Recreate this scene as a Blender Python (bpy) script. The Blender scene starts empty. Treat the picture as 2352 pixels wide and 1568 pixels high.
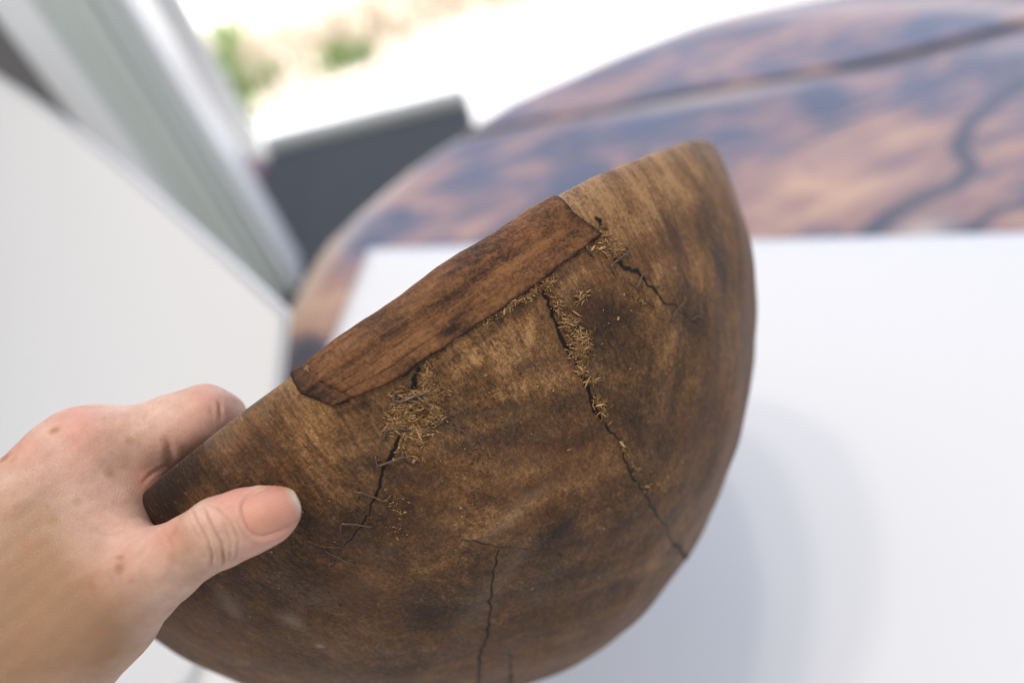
import bpy, math, random
import numpy as np
from mathutils import Matrix, Vector
rng = np.random.default_rng(7)
random.seed(7)
scn = bpy.context.scene
COL = scn.collection

# ------------------------------------------------------------------ camera
# The lens is 28 mm on a 36 mm sensor; (x, y) below are measured on a 2352 x 1568 picture.
FP, CX, CY = 1829.3, 1176.0, 784.0
_dn = np.array([505., -1516., -FP]); _dn /= np.linalg.norm(_dn)
_up = -_dn
_f = np.array([0, 0, -1.]); _Y = _f - (_f @ _up) * _up; _Y /= np.linalg.norm(_Y)
M = np.array([np.cross(_Y, _up), _Y, _up])          # camera axes -> world axes
CAM = np.array([0., 0., 1.25])
cam_d = bpy.data.cameras.new("camera"); cam = bpy.data.objects.new("camera", cam_d); COL.objects.link(cam)
m4 = np.eye(4); m4[:3, :3] = M; m4[:3, 3] = CAM
cam.matrix_world = Matrix(m4.tolist())
cam_d.lens = 28; cam_d.sensor_width = 36; cam_d.clip_start = 0.01; cam_d.clip_end = 200
cam_d.dof.use_dof = True; cam_d.dof.focus_distance = 0.218; cam_d.dof.aperture_fstop = 4.0
scn.camera = cam
scn.view_settings.view_transform = 'Standard'; scn.view_settings.look = 'None'
scn.view_settings.exposure = 0.14; scn.view_settings.gamma = 1.0

# ------------------------------------------------------------------ world and lamps
w = bpy.data.worlds.new("World"); scn.world = w; w.use_nodes = True
w.node_tree.nodes["Background"].inputs[0].default_value = (0.89, 0.92, 0.985, 1)
w.node_tree.nodes["Background"].inputs[1].default_value = 0.64

def area(name, loc, target, sx, sy, power, color):
    d = bpy.data.lights.new(name, 'AREA'); d.shape = 'RECTANGLE'; d.size = sx; d.size_y = sy
    d.energy = power; d.color = color
    o = bpy.data.objects.new(name, d); COL.objects.link(o); o.location = loc
    o.rotation_euler = (Vector(target) - Vector(loc)).to_track_quat('-Z', 'Y').to_euler()
    return o
_sp = bpy.data.lights.new("daylight_over_yard", 'SPOT'); _sp.energy = 5800; _sp.spot_size = math.radians(72); _sp.spot_blend = .12; _sp.shadow_soft_size = .5; _sp.color = (1, .98, .95)
_so = bpy.data.objects.new("daylight_over_yard", _sp); COL.objects.link(_so); _so.location = (0, 4.8, 6.0); _so.rotation_euler = (math.radians(10), 0, 0)
area("window_light", (1.1, 3.0, 2.55), (0.3, 0.4, 0.8), 6.0, 2.2, 56, (0.46, 0.60, 1.0))
area("added_overhead_fill", (-0.75, 1.15, 3.2), (0, 0.35, 0.8), 2.4, 1.8, 11, (1.0, 0.94, 0.86))  # unseen lamp, added to fill the scene from above
area("skylight_near", (0.08, 0.30, 2.60), (0, 0.25, 0.9), 0.09, 0.09, 3.2, (1.0, 0.86, 0.68))
area("skylight_mid", (-0.14, 0.27, 2.60), (0, 0.25, 0.9), 0.09, 0.09, 3.3, (1.0, 0.86, 0.68))
area("skylight_far", (-0.40, 0.24, 2.60), (0, 0.25, 0.9), 0.09, 0.09, 3.7, (1.0, 0.86, 0.68))

# ------------------------------------------------------------------ helpers
def ray(x, y): return M @ np.array([(x - CX) / FP, -(y - CY) / FP, -1.])
def onz(x, y, z):
    d = ray(x, y); return CAM + d * (z - CAM[2]) / d[2]
def camP(x, y, z): return np.array([(x - CX) / FP * z, -(y - CY) / FP * z, -z])     # camera axes
def c2w(P): return P @ M.T + CAM

def mesh(name, V, Fc, mat=None, parent=None, smooth=True, mw=None):
    me = bpy.data.meshes.new(name)
    V = np.asarray(V, dtype=np.float32)
    if isinstance(Fc, np.ndarray):
        n, k = Fc.shape
        me.vertices.add(len(V)); me.vertices.foreach_set("co", V.ravel())
        me.loops.add(n * k); me.loops.foreach_set("vertex_index", Fc.astype(np.int32).ravel())
        me.polygons.add(n); me.polygons.foreach_set("loop_start", np.arange(0, n * k, k, dtype=np.int32))
        me.update(calc_edges=True); me.validate()
    else:
        me.from_pydata([tuple(map(float, v)) for v in V], [], Fc); me.update()
    if smooth: me.polygons.foreach_set("use_smooth", np.ones(len(me.polygons), dtype=bool))
    if mat: me.materials.append(mat)
    o = bpy.data.objects.new(name, me); COL.objects.link(o)
    if parent: o.parent = parent
    if mw is not None: o.matrix_world = mw
    return o
def attr(o, name, vals):
    a = o.data.attributes.new(name, 'FLOAT', 'POINT'); a.data.foreach_set("value", np.asarray(vals, dtype=np.float32))
def tag(o, label=None, cat=None, group=None, kind=None):
    if label: o["label"] = label
    if cat: o["category"] = cat
    if group: o["group"] = group
    if kind: o["kind"] = kind
    return o
def empty(name, loc=(0, 0, 0)):
    o = bpy.data.objects.new(name, None); COL.objects.link(o); o.location = loc; o.empty_display_size = .05
    return o
def box(name, c, s, mat, parent=None, rz=0, bev=0.002, extra=None):
    x, y, z = [a / 2 for a in s]
    V = np.array([(i * x, j * y, k * z) for i in (-1, 1) for j in (-1, 1) for k in (-1, 1)])
    Fs = [(0, 1, 3, 2), (4, 6, 7, 5), (0, 4, 5, 1), (2, 3, 7, 6), (0, 2, 6, 4), (1, 5, 7, 3)]
    o = mesh(name, V, Fs, mat, parent, smooth=False)
    o.location = c; o.rotation_euler = (0, 0, rz)
    if bev:
        b = o.modifiers.new("bevel", 'BEVEL'); b.width = bev; b.segments = 3
    return o
def tube(path, rad, n=6, cap=True):
    path = np.asarray(path, float); rad = np.broadcast_to(rad, (len(path),))
    T = np.gradient(path, axis=0); T /= np.linalg.norm(T, axis=1)[:, None] + 1e-12
    a = np.array([0, 0, 1.]) if abs(T[0][2]) < .9 else np.array([1., 0, 0])
    V = []
    N = np.cross(T[0], a)
    for p, t, r in zip(path, T, rad):
        N = N - (N @ t) * t; N /= np.linalg.norm(N); Bn = np.cross(t, N)
        for k in range(n):
            an = 2 * math.pi * k / n
            V.append(p + r * (math.cos(an) * N + math.sin(an) * Bn))
    Fc = []
    for i in range(len(path) - 1):
        for k in range(n):
            Fc.append((i * n + k, i * n + (k + 1) % n, (i + 1) * n + (k + 1) % n, (i + 1) * n + k))
    if cap:
        Fc.append(tuple(range(n))[::-1]); Fc.append(tuple((len(path) - 1) * n + k for k in range(n)))
    return np.array(V), Fc

class NT:
    """small wrapper for building node materials"""
    def __init__(s, name):
        s.m = bpy.data.materials.new(name); s.m.use_nodes = True; s.t = s.m.node_tree
        s.b = s.t.nodes["Principled BSDF"]; s.out = s.t.nodes["Material Output"]
    def n(s, typ, **kw):
        nd = s.t.nodes.new(typ)
        for k, v in kw.items():
            if k.startswith("i_"): pass
            else: setattr(nd, k, v)
        return nd
    def l(s, a, b): s.t.links.new(a, b)
    def put(s, sock, v):
        if isinstance(v, bpy.types.NodeSocket): s.l(v, sock)
        elif v is not None: sock.default_value = v
    def coord(s, scale=(1, 1, 1), rot=(0, 0, 0), loc=(0, 0, 0)):
        tc = s.n('ShaderNodeTexCoord'); mp = s.n('ShaderNodeMapping')
        mp.inputs['Scale'].default_value = scale; mp.inputs['Rotation'].default_value = rot; mp.inputs['Location'].default_value = loc
        s.l(tc.outputs['Object'], mp.inputs['Vector']); return mp.outputs[0]
    def noise(s, vec, scale, detail=4, rough=.55, dist=0):
        nd = s.n('ShaderNodeTexNoise'); s.l(vec, nd.inputs['Vector'])
        nd.inputs['Scale'].default_value = scale; nd.inputs['Detail'].default_value = detail
        nd.inputs['Roughness'].default_value = rough; nd.inputs['Distortion'].default_value = dist
        return nd.outputs['Fac']
    def ramp(s, fac, stops, mode='LINEAR'):
        nd = s.n('ShaderNodeValToRGB'); s.l(fac, nd.inputs[0]); cr = nd.color_ramp; cr.interpolation = mode
        while len(cr.elements) < len(stops): cr.elements.new(.5)
        for e, (p, c) in zip(cr.elements, stops):
            e.position = p; e.color = (c, c, c, 1) if isinstance(c, (int, float)) else (*c, 1)
        return nd.outputs[0]
    def math(s, op, a, b=None, c=None, clamp=False):
        nd = s.n('ShaderNodeMath', operation=op, use_clamp=clamp)
        s.put(nd.inputs[0], a); s.put(nd.inputs[1], b)
        if c is not None: s.put(nd.inputs[2], c)
        return nd.outputs[0]
    def mix(s, f, a, b, blend='MIX'):
        nd = s.n('ShaderNodeMix', data_type='RGBA', blend_type=blend)
        s.put(nd.inputs[0], f)
        for i, v in ((6, a), (7, b)):
            if isinstance(v, tuple): v = (*v, 1) if len(v) == 3 else v
            s.put(nd.inputs[i], v)
        return nd.outputs[2]
    def attr(s, name):
        nd = s.n('ShaderNodeAttribute', attribute_name=name); return nd.outputs['Fac']
    def bump(s, h, strength=.3, dist=.001, normal=None):
        nd = s.n('ShaderNodeBump'); s.l(h, nd.inputs['Height'])
        nd.inputs['Strength'].default_value = strength; nd.inputs['Distance'].default_value = dist
        if normal is not None: s.l(normal, nd.inputs['Normal'])
        return nd.outputs[0]
    def done(s, col=None, rough=None, nrm=None, spec=None, **kw):
        if col is not None: s.put(s.b.inputs['Base Color'], (*col, 1) if isinstance(col, tuple) else col)
        if rough is not None: s.put(s.b.inputs['Roughness'], rough)
        if nrm is not None: s.l(nrm, s.b.inputs['Normal'])
        if spec is not None: s.b.inputs['Specular IOR Level'].default_value = spec
        for k, v in kw.items(): s.put(s.b.inputs[k.replace('_', ' ')], v)
        return s.m

# ------------------------------------------------------------------ materials
def mat_plain(name, col, rough=.6, amp=.06, scale=30, spec=.4, bump=.1):
    t = NT(name); c = t.coord()
    f = t.noise(c, scale, 5)
    col2 = tuple(max(0, x * (1 - amp * 2)) for x in col)
    return t.done(t.mix(f, col2, col), rough, t.bump(t.noise(c, scale * 12, 3), bump, .0004), spec)

M_paper = mat_plain("paper_white", (.86, .86, .855), .55, .008, 8, .35, .06)
M_board = mat_plain("foam_board_white", (.90, .91, .925), .5, .006, 6, .4, .05)
M_white_paint = mat_plain("white_frame_paint", (.91, .93, .93), .35, .01, 10, .5, .04)
M_frame_shaded = mat_plain("frame_paint_shaded", (.74, .80, .77), .38, .02, 10, .5, .05)  # the frame's white paint, darkened to paint shade into the mouldings
M_dark = mat_plain("slate_fabric", (.085, .092, .10), .85, .12, 60, .3, .3)
M_pale_grey = mat_plain("pale_grey_piping", (.60, .62, .60), .7, .05, 40)
M_mauve = mat_plain("mauve_fabric", (.40, .26, .30), .85, .15, 70)
M_wall = mat_plain("grey_wall", (.20, .19, .185), .8, .05, 10)
M_steel = mat_plain("black_leg_metal", (.04, .04, .042), .4, .05, 30)

def make_bowl_mat():
    t = NT("old_carved_wood")
    c = t.coord()
    g = t.coord(rot=(0, 0, 0), scale=(1, 1, .10))                 # fibres run along the bowl's axis near the rim
    warp = t.noise(c, 22, 3)
    mott = t.noise(c, 46, 6, .62, .6)
    mott2 = t.noise(c, 130, 5, .65, .4)
    fine = t.noise(c, 900, 3, .7)
    fib = t.noise(g, 900, 3, .6)
    fib2 = t.noise(g, 330, 4, .6, .3)
    st = t.attr("stain_shade"); ck = t.attr("crack")
    a = t.math('MULTIPLY_ADD', mott, 1.7, -.85)
    a = t.math('MULTIPLY_ADD', t.math('SUBTRACT', mott2, .5), 1.0, a)
    a = t.math('MULTIPLY_ADD', t.math('SUBTRACT', fine, .5), 1.9, a)
    a = t.math('MULTIPLY_ADD', t.math('SUBTRACT', t.noise(c, 2200, 2, .7), .5), 2.0, a)
    a = t.math('MULTIPLY_ADD', t.math('SUBTRACT', fib, .5), 1.5, a)
    a = t.math('MULTIPLY_ADD', t.math('SUBTRACT', fib2, .5), 1.1, a)
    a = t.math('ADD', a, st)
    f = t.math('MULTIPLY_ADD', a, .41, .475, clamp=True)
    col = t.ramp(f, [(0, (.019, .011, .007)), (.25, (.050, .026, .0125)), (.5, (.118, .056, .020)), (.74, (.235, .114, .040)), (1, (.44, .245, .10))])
    gl_ = t.ramp(t.noise(t.coord(scale=(1, 1, .05)), 650, 3, .65), [(.55, 0.), (.64, .55)])
    col = t.mix(t.math('MULTIPLY', gl_, t.ramp(t.noise(c, 38, 3), [(.42, .15), (.6, 1.)])), col, (.020, .012, .008))
    s1_ = t.ramp(t.noise(t.coord(rot=(.9, .3, .4), scale=(1, .02, 1)), 420, 2, .6), [(.66, 0.), (.70, .5)])
    s2_ = t.ramp(t.noise(t.coord(rot=(.2, 1.1, 2.0), scale=(1, .02, 1)), 380, 2, .6), [(.67, 0.), (.71, .5)])
    scr = t.math('MULTIPLY', t.math('MAXIMUM', s1_, s2_), t.ramp(t.noise(t.coord(loc=(4, 4, 4)), 50, 2), [(.45, 0.), (.6, .8)]))
    col = t.mix(scr, col, (.26, .15, .07))
    red = t.noise(t.coord(loc=(3, 1, 2)), 28, 3)
    col = t.mix(t.ramp(red, [(.45, 0.), (.75, .35)]), col, (.17, .065, .028))
    # dark open pores: short strokes along the fibres
    pv = t.n('ShaderNodeTexVoronoi'); pv.inputs['Scale'].default_value = 1300
    t.l(t.coord(scale=(1, 1, .12)), pv.inputs['Vector'])
    pore = t.ramp(pv.outputs['Distance'], [(.12, 1.), (.30, 0.)])
    pm = t.ramp(t.noise(c, 60, 2), [(.40, 0.), (.62, .75)])
    pore = t.math('MULTIPLY', pore, pm)
    col = t.mix(pore, col, (.022, .014, .010))
    # greyish dust, rubbed on the raised fibres
    dust = t.ramp(t.noise(t.coord(loc=(1, 7, 2)), 30, 5, .7), [(.5, 0.), (.8, .55)])
    dust = t.math('MULTIPLY', dust, t.ramp(t.noise(c, 700, 4, .8), [(.42, 0.), (.68, 1.)]))
    col = t.mix(dust, col, (.25, .20, .155))
    gl = t.attr("pale")
    col = t.mix(gl, col, (.33, .26, .20))
    # bare wood on crack walls, grime and painted-in shade blacken their depth
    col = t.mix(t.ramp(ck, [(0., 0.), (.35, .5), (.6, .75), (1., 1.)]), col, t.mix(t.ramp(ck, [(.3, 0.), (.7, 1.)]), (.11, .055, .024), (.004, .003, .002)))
    # pin-prick crumbs
    vv = t.n('ShaderNodeTexVoronoi'); vv.inputs['Scale'].default_value = 95; t.l(t.coord(), vv.inputs['Vector'])
    cr = t.ramp(vv.outputs['Distance'], [(.018, .8), (.05, 0.)])
    col = t.mix(cr, col, (.45, .33, .20))
    h = t.math('ADD', t.math('MULTIPLY', fine, .5), t.math('MULTIPLY', fib, .8))
    h = t.math('ADD', h, t.math('MULTIPLY', pore, -.8))
    h = t.math('ADD', h, t.math('MULTIPLY', mott2, 1.2))
    nr = t.bump(h, .75, .0005)
    # scratches
    sc = t.noise(t.coord(rot=(.5, .7, 1.1), scale=(1, .03, 1)), 260, 2)
    nr = t.bump(t.ramp(sc, [(.70, 0.), (.74, 1.)]), .3, .0002, nr)
    rough = t.math('MULTIPLY_ADD', fine, .3, .50)
    return t.done(col, rough, nr, .24, Sheen_Weight=.14, Sheen_Roughness=.45, Sheen_Tint=(1, .82, .74, 1))
M_bowl = make_bowl_mat()

def make_patch_mat():
    t = NT("brown_hide_patch"); c = t.coord()
    g = t.coord(scale=(.10, 1, 1), rot=(0, 0, 0))
    a = t.noise(c, 60, 5, .6, .5); b = t.noise(c, 1100, 3, .7); s_ = t.noise(g, 700, 4, .65, .2); s2 = t.noise(g, 160, 4, .6, .5)
    f = t.math('ADD', t.math('MULTIPLY', a, .55), t.math('MULTIPLY', b, .62))
    f = t.math('SUBTRACT', f, .225)
    f = t.math('ADD', f, t.math('MULTIPLY', s_, .55)); f = t.math('ADD', f, t.math('MULTIPLY', s2, .35))
    f = t.math('SUBTRACT', f, .27); f = t.math('ADD', f, t.attr("stain_shade"))
    col = t.ramp(f, [(.22, (.020, .010, .007)), (.38, (.070, .030, .014)), (.52, (.160, .066, .024)), (.70, (.27, .120, .044))])
    vo = t.n('ShaderNodeTexVoronoi', feature='DISTANCE_TO_EDGE'); vo.inputs['Scale'].default_value = 240
    wv = t.n('ShaderNodeMix', data_type='VECTOR')
    nz = t.n('ShaderNodeTexNoise'); nz.inputs['Scale'].default_value = 150; t.l(c, nz.inputs['Vector'])
    va = t.n('ShaderNodeVectorMath', operation='MULTIPLY_ADD'); t.l(nz.outputs['Color'], va.inputs[0]); va.inputs[1].default_value = (.008, .008, .008); t.l(c, va.inputs[2])
    t.l(va.outputs[0], vo.inputs['Vector'])
    crk = t.ramp(vo.outputs['Distance'], [(0., 1.), (.04, 0.)])
    crk = t.math('MULTIPLY', crk, t.ramp(t.noise(c, 45, 2), [(.52, 0.), (.66, .35)]))
    col = t.mix(crk, col, (.020, .012, .009))
    h = t.math('ADD', t.math('MULTIPLY', s_, .8), t.math('MULTIPLY', b, .5)); h = t.math('ADD', h, t.math('MULTIPLY', crk, -1.)); h = t.math('ADD', h, t.math('MULTIPLY', a, 1.))
    return t.done(col, t.math('MULTIPLY_ADD', b, .3, .45), t.bump(h, .6, .00035), .28)
M_patch = make_patch_mat()

def make_fibre_mat():
    t = NT("raw_wood_fibre"); v = t.attr("tone")
    col = t.ramp(v, [(0, (.12, .06, .025)), (.5, (.36, .20, .085)), (1, (.60, .40, .21))])
    return t.done(col, .75, None, .2)
M_fibre = make_fibre_mat()
def make_staple_mat():
    t = NT("rusty_staple_wire"); c = t.coord(); n = t.noise(c, 500, 4, .7)
    return t.done(t.ramp(n, [(.40, (.16, .135, .12)), (.52, (.11, .065, .042)), (.72, (.22, .115, .055))]), t.ramp(n, [(.4, .35), (.6, .7)]), t.bump(n, .4, .0002), .5,
                  Metallic=t.ramp(n, [(.42, .85), (.58, .1)]))
M_staple = make_staple_mat()

def make_skin_mat():
    t = NT("skin"); c = t.coord()
    base = t.mix(t.ramp(t.noise(c, 60, 6, .7), [(.36, 0.), (.64, 1.)]), (.58, .36, .26), (.80, .55, .44))
    base = t.mix(t.ramp(t.noise(t.coord(loc=(2, 3, 1)), 70, 4, .6), [(.45, 0.), (.75, .35)]), base, (.66, .30, .22))
    base = t.mix(t.math('MULTIPLY', t.attr("red"), .9, clamp=True), base, (.70, .27, .20))
    base = t.mix(t.math('MULTIPLY', t.attr("tan"), .95, clamp=True), base, (.38, .215, .115))  # tan also darkens the wrist side where the light falls off
    fv = t.n('ShaderNodeTexVoronoi'); fv.inputs['Scale'].default_value = 150; fv.inputs['Randomness'].default_value = 1
    t.l(c, fv.inputs['Vector'])
    fr = t.ramp(fv.outputs['Distance'], [(.10, 1.), (.34, 0.)])
    fr = t.math('MULTIPLY', fr, t.ramp(t.noise(t.coord(loc=(5, 5, 5)), 90, 2), [(.44, 0.), (.58, .85)]))
    fr = t.math('MULTIPLY', fr, t.attr("freckle"))
    base = t.mix(fr, base, (.42, .21, .11))
    base = t.mix(t.attr("crease"), base, (.50, .22, .14))
    base = t.mix(t.attr("mole"), base, (.42, .19, .11))
    h1 = t.n('ShaderNodeTexVoronoi', feature='DISTANCE_TO_EDGE'); h1.inputs['Scale'].default_value = 1500; t.l(c, h1.inputs['Vector'])
    h = t.math('ADD', t.math('MULTIPLY', t.ramp(h1.outputs['Distance'], [(0, 0.), (.15, 1.)]), .6), t.noise(c, 500, 3, .6))
    t.done(base, t.math('MULTIPLY_ADD', t.noise(c, 300, 2), .15, .42), t.bump(h, .45, .0003), .42)
    t.b.inputs['Subsurface Weight'].default_value = .25
    t.b.inputs['Subsurface Radius'].default_value = (1., .35, .18)
    t.b.inputs['Subsurface Scale'].default_value = .0045
    return t.m
M_skin = make_skin_mat()
def make_nail_mat():
    t = NT("thumb_nail"); e = t.attr("edge"); c = t.coord()
    col = t.mix(t.noise(c, 160, 3), (.58, .25, .18), (.72, .36, .26))
    col = t.mix(t.ramp(e, [(.84, 0.), (.92, .35), (.97, .9), (1., .95)]), col, (.86, .72, .60))
    ln = t.noise(t.coord(scale=(1, 1, 1)), 700, 2)
    t.done(col, t.math('MULTIPLY_ADD', ln, .2, .34), t.bump(t.attr("ridge"), .25, .0002), .5)
    t.b.inputs['Subsurface Weight'].default_value = .3; t.b.inputs['Subsurface Scale'].default_value = .002
    return t.m
M_nail = make_nail_mat()

def make_table_mat():
    t = NT("burl_table_wood")
    c = t.coord(rot=(0, 0, .24)); g = t.coord(rot=(0, 0, .24), scale=(.35, 1, 1))
    a = t.noise(g, 17, 6, .62, 1.0); b = t.noise(g, 48, 4, .6, .6); s_ = t.noise(t.coord(rot=(0, 0, .24), scale=(.06, 1, 1)), 90, 4)
    f = t.math('ADD', t.math('MULTIPLY', a, .75), t.math('MULTIPLY', b, .25)); f = t.math('ADD', f, t.attr("blotch"))
    col = t.ramp(f, [(.40, (.035, .040, .075)), (.48, (.13, .085, .10)), (.55, (.36, .18, .12)), (.70, (.64, .37, .20))])  # blue-violet dark stops paint in part of the sky sheen
    col = t.mix(t.math('MULTIPLY', s_, .3), col, (.12, .06, .035))
    col = t.mix(t.attr("pale"), col, (.62, .50, .38))
    col = t.mix(t.attr("line"), col, (.020, .016, .018))
    return t.done(col, .22, t.bump(t.noise(c, 60, 3), .12, .002), .5, Coat_Weight=1.0, Coat_Roughness=.12)
M_table = make_table_mat()

def make_ground_mat():
    t = NT("pale_patio"); c = t.coord()
    f = t.noise(c, 3, 6)
    return t.done(t.mix(f, (.72, .70, .66), (.82, .80, .77)), .8, t.bump(t.noise(c, 60, 4), .3, .01), .2)
M_ground = make_ground_mat()
M_soil = mat_plain("dry_bed_soil", (.68, .61, .52), .9, .12, 12, .2, .3)
def mat_blade(name, a, b):
    t = NT(name); return t.done(t.mix(t.attr("tone"), a, b), .6, None, .3)
M_green = mat_blade("green_blade", (.10, .22, .03), (.22, .42, .07))
M_straw = mat_blade("straw_blade", (.55, .46, .36), (.80, .73, .62))

# ------------------------------------------------------------------ the bowl's frame and profile
SC = 1.2
_q = [-.034 * SC, -.0066 * SC, -.296 * SC, .967, .0595, .1191 * SC, 1.8076]
BR, BD, BP = .125 * SC, _q[5], _q[6]
_n = np.array([math.cos(_q[3]) * math.cos(_q[4]), -math.sin(_q[3]) * math.cos(_q[4]), math.sin(_q[4])])
_u = np.cross(_n, [0, 0, 1.]); _u /= np.linalg.norm(_u); _v = np.cross(_n, _u)
BC = np.array([_u, _v, _n])            # camera axes -> bowl axes (z runs from the rim to the bottom)
B0 = np.array(_q[:3])
bw = np.eye(4); bw[:3, :3] = M @ BC.T; bw[:3, 3] = M @ B0 + CAM
BOWL_W = Matrix(bw.tolist())
def wave(P):
    """slow unevenness of the hand-carved wall, metres"""
    x, y, z = P[..., 0], P[..., 1], P[..., 2]
    th_ = (np.degrees(np.arctan2(y, x)) + 360) % 360
    return (.0036 * np.exp(-((th_ - 196) / 20) ** 2) * np.exp(-np.maximum(z, 0) / .03) + .0011 * np.clip(z / .035, .1, 1) * np.sin(31 * x + 1.3) * np.sin(27 * z + 40 * y) + .0007 * np.clip(z / .03, .05, 1) * np.sin(75 * x + 50 * z) * np.cos(66 * y + 1) + .0003 * np.sin(190 * x + 2) * np.sin(170 * z + 120 * y))
def zshift(P):
    """the rim stands a little proud on its right part"""
    th_ = (np.degrees(np.arctan2(P[..., 1], P[..., 0])) + 360) % 360
    a = .0026 * np.exp(-((th_ - 238) / 17) ** 2) + .0004 * np.exp(-((th_ - 258) / 10) ** 2) + .0014 * np.exp(-((th_ - 208) / 14) ** 2)
    o = np.zeros_like(P); o[..., 2] = -a * np.exp(-np.maximum(P[..., 2], 0) / .016); return o
def bowl_hit(pts):
    """where the line of sight through (x, y) meets the outside of the bowl, in bowl axes"""
    pts = np.atleast_2d(np.asarray(pts, float))
    d = np.stack([(pts[:, 0] - CX) / FP, -(pts[:, 1] - CY) / FP, -np.ones(len(pts))], 1) @ BC.T
    o = BC @ (-B0)
    t = np.linspace(.15, .45, 3001)
    out = np.zeros((len(pts), 3)); ok = np.zeros(len(pts), bool)
    for i in range(len(pts)):
        P = o + t[:, None] * d[i]
        f = (np.hypot(P[:, 0], P[:, 1]) / BR) ** BP + (np.maximum(P[:, 2], 0) / BD) ** BP - 1
        k = (f < 0) & (P[:, 2] > -.003)
        if k.any(): out[i] = P[k.argmax()]; ok[i] = True
        else: out[i] = P[np.argmin(f)]
    return out
def bowl_normal(P):
    r = np.hypot(P[:, 0], P[:, 1]) + 1e-9
    a = (r / BR) ** (BP - 1) / BR; b = (np.maximum(P[:, 2], 1e-6) / BD) ** (BP - 1) / BD
    N = np.stack([P[:, 0] / r * a, P[:, 1] / r * a, b], 1); return N / np.linalg.norm(N, axis=1)[:, None]
def th_t(P):
    th = np.arctan2(P[:, 1], P[:, 0])
    s = np.clip(np.maximum(P[:, 2], 0) / BD, 0, 1) ** (BP / 2); return th, np.arcsin(s)
def bowl_pt(th, t):
    r = BR * np.cos(t) ** (2 / BP); z = BD * np.sin(t) ** (2 / BP)
    return np.stack([r * np.cos(th), r * np.sin(th), z], -1)

Z1 = lambda L: [((1150 + x * .38272) * .9408, (420 + y * .38272) * .9408) for x, y in L]    # picture crops used for measuring
Z2 = lambda L: [((750 + x * .38265) * .9408, (900 + y * .38265) * .9408) for x, y in L]
Z3 = lambda L: [((1250 + x * .38265) * .9408, (900 + y * .38265) * .9408) for x, y in L]

# cracks: (picture points, width start, width end, depth)   widths in metres
cracks = [
    (Z2([(715, 5), (685, 60), (690, 110), (650, 200), (620, 300), (595, 410), (560, 510), (490, 620)]), .0016, .0013, .0035),
    (Z2([(490, 620), (465, 720), (430, 830), (400, 900), (330, 1010), (215, 1160), (150, 1260), (120, 1330), (125, 1390), (150, 1440), (210, 1510)]), .0011, .0003, .003),
    (Z1([(445, 690), (480, 790), (520, 880), (545, 970), (600, 1085), (640, 1160), (705, 1250), (735, 1330), (765, 1450), (805, 1540)]), .0013, .0013, .004),
    (Z3([(440, 0), (490, 130), (500, 200), (560, 300), (620, 385)]), .0011, .0009, .003),
    (Z3([(620, 385), (700, 460), (715, 560), (745, 650), (800, 740), (850, 805), (880, 860), (930, 930), (980, 1010), (1020, 1100), (1100, 1180), (1130, 1200)]), .0007, .0010, .002),
    (Z1([(935, 575), (1000, 620), (1070, 660), (1130, 720), (1190, 780)]), .0018, .0011, .004),
    (Z1([(1190, 780), (1225, 840), (1300, 860), (1380, 930), (1440, 1010), (1500, 1070)]), .0009, .0003, .002),
    (Z1([(815, 320), (850, 355), (880, 390)]), .0020, .0012, .003),
    ([(1145, 1265), (1135, 1320), (1130, 1400), (1118, 1470), (1104, 1510), (1098, 1590)], .0006, .0014, .003),
    ([(1170, 1505), (1174, 1535), (1170, 1590)], .0008, .0010, .002),
    ([(1060, 1238), (1130, 1250), (1200, 1262), (1290, 1277)], .0005, .0004, .0008),
    ([(1000, 1500), (1030, 1440), (1070, 1400)], .0003, .0003, .0006),
    ([(400, 1090), (440, 1070), (490, 1030)], .0003, .0003, .0005),
]
segs = []
for pl, w0, w1, dep in cracks:
    pl = np.array(pl, float)
    L = np.r_[0, np.cumsum(np.linalg.norm(np.diff(pl, axis=0), axis=1))]
    s = np.arange(0, L[-1], 9.); s = np.r_[s, L[-1]]
    q = np.stack([np.interp(s, L, pl[:, k]) for k in (0, 1)], 1)
    q[1:-1] += rng.normal(0, 2.3, q[1:-1].shape)
    H = bowl_hit(q); ww = w0 + (w1 - w0) * s / L[-1]; ww = ww * rng.uniform(.6, 1.35, len(ww))
    if w1 < .0006: ww *= np.linspace(1, .5, len(ww))
    for i in range(len(H) - 1): segs.append((H[i], H[i + 1], ww[i], ww[i + 1], dep))

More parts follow.
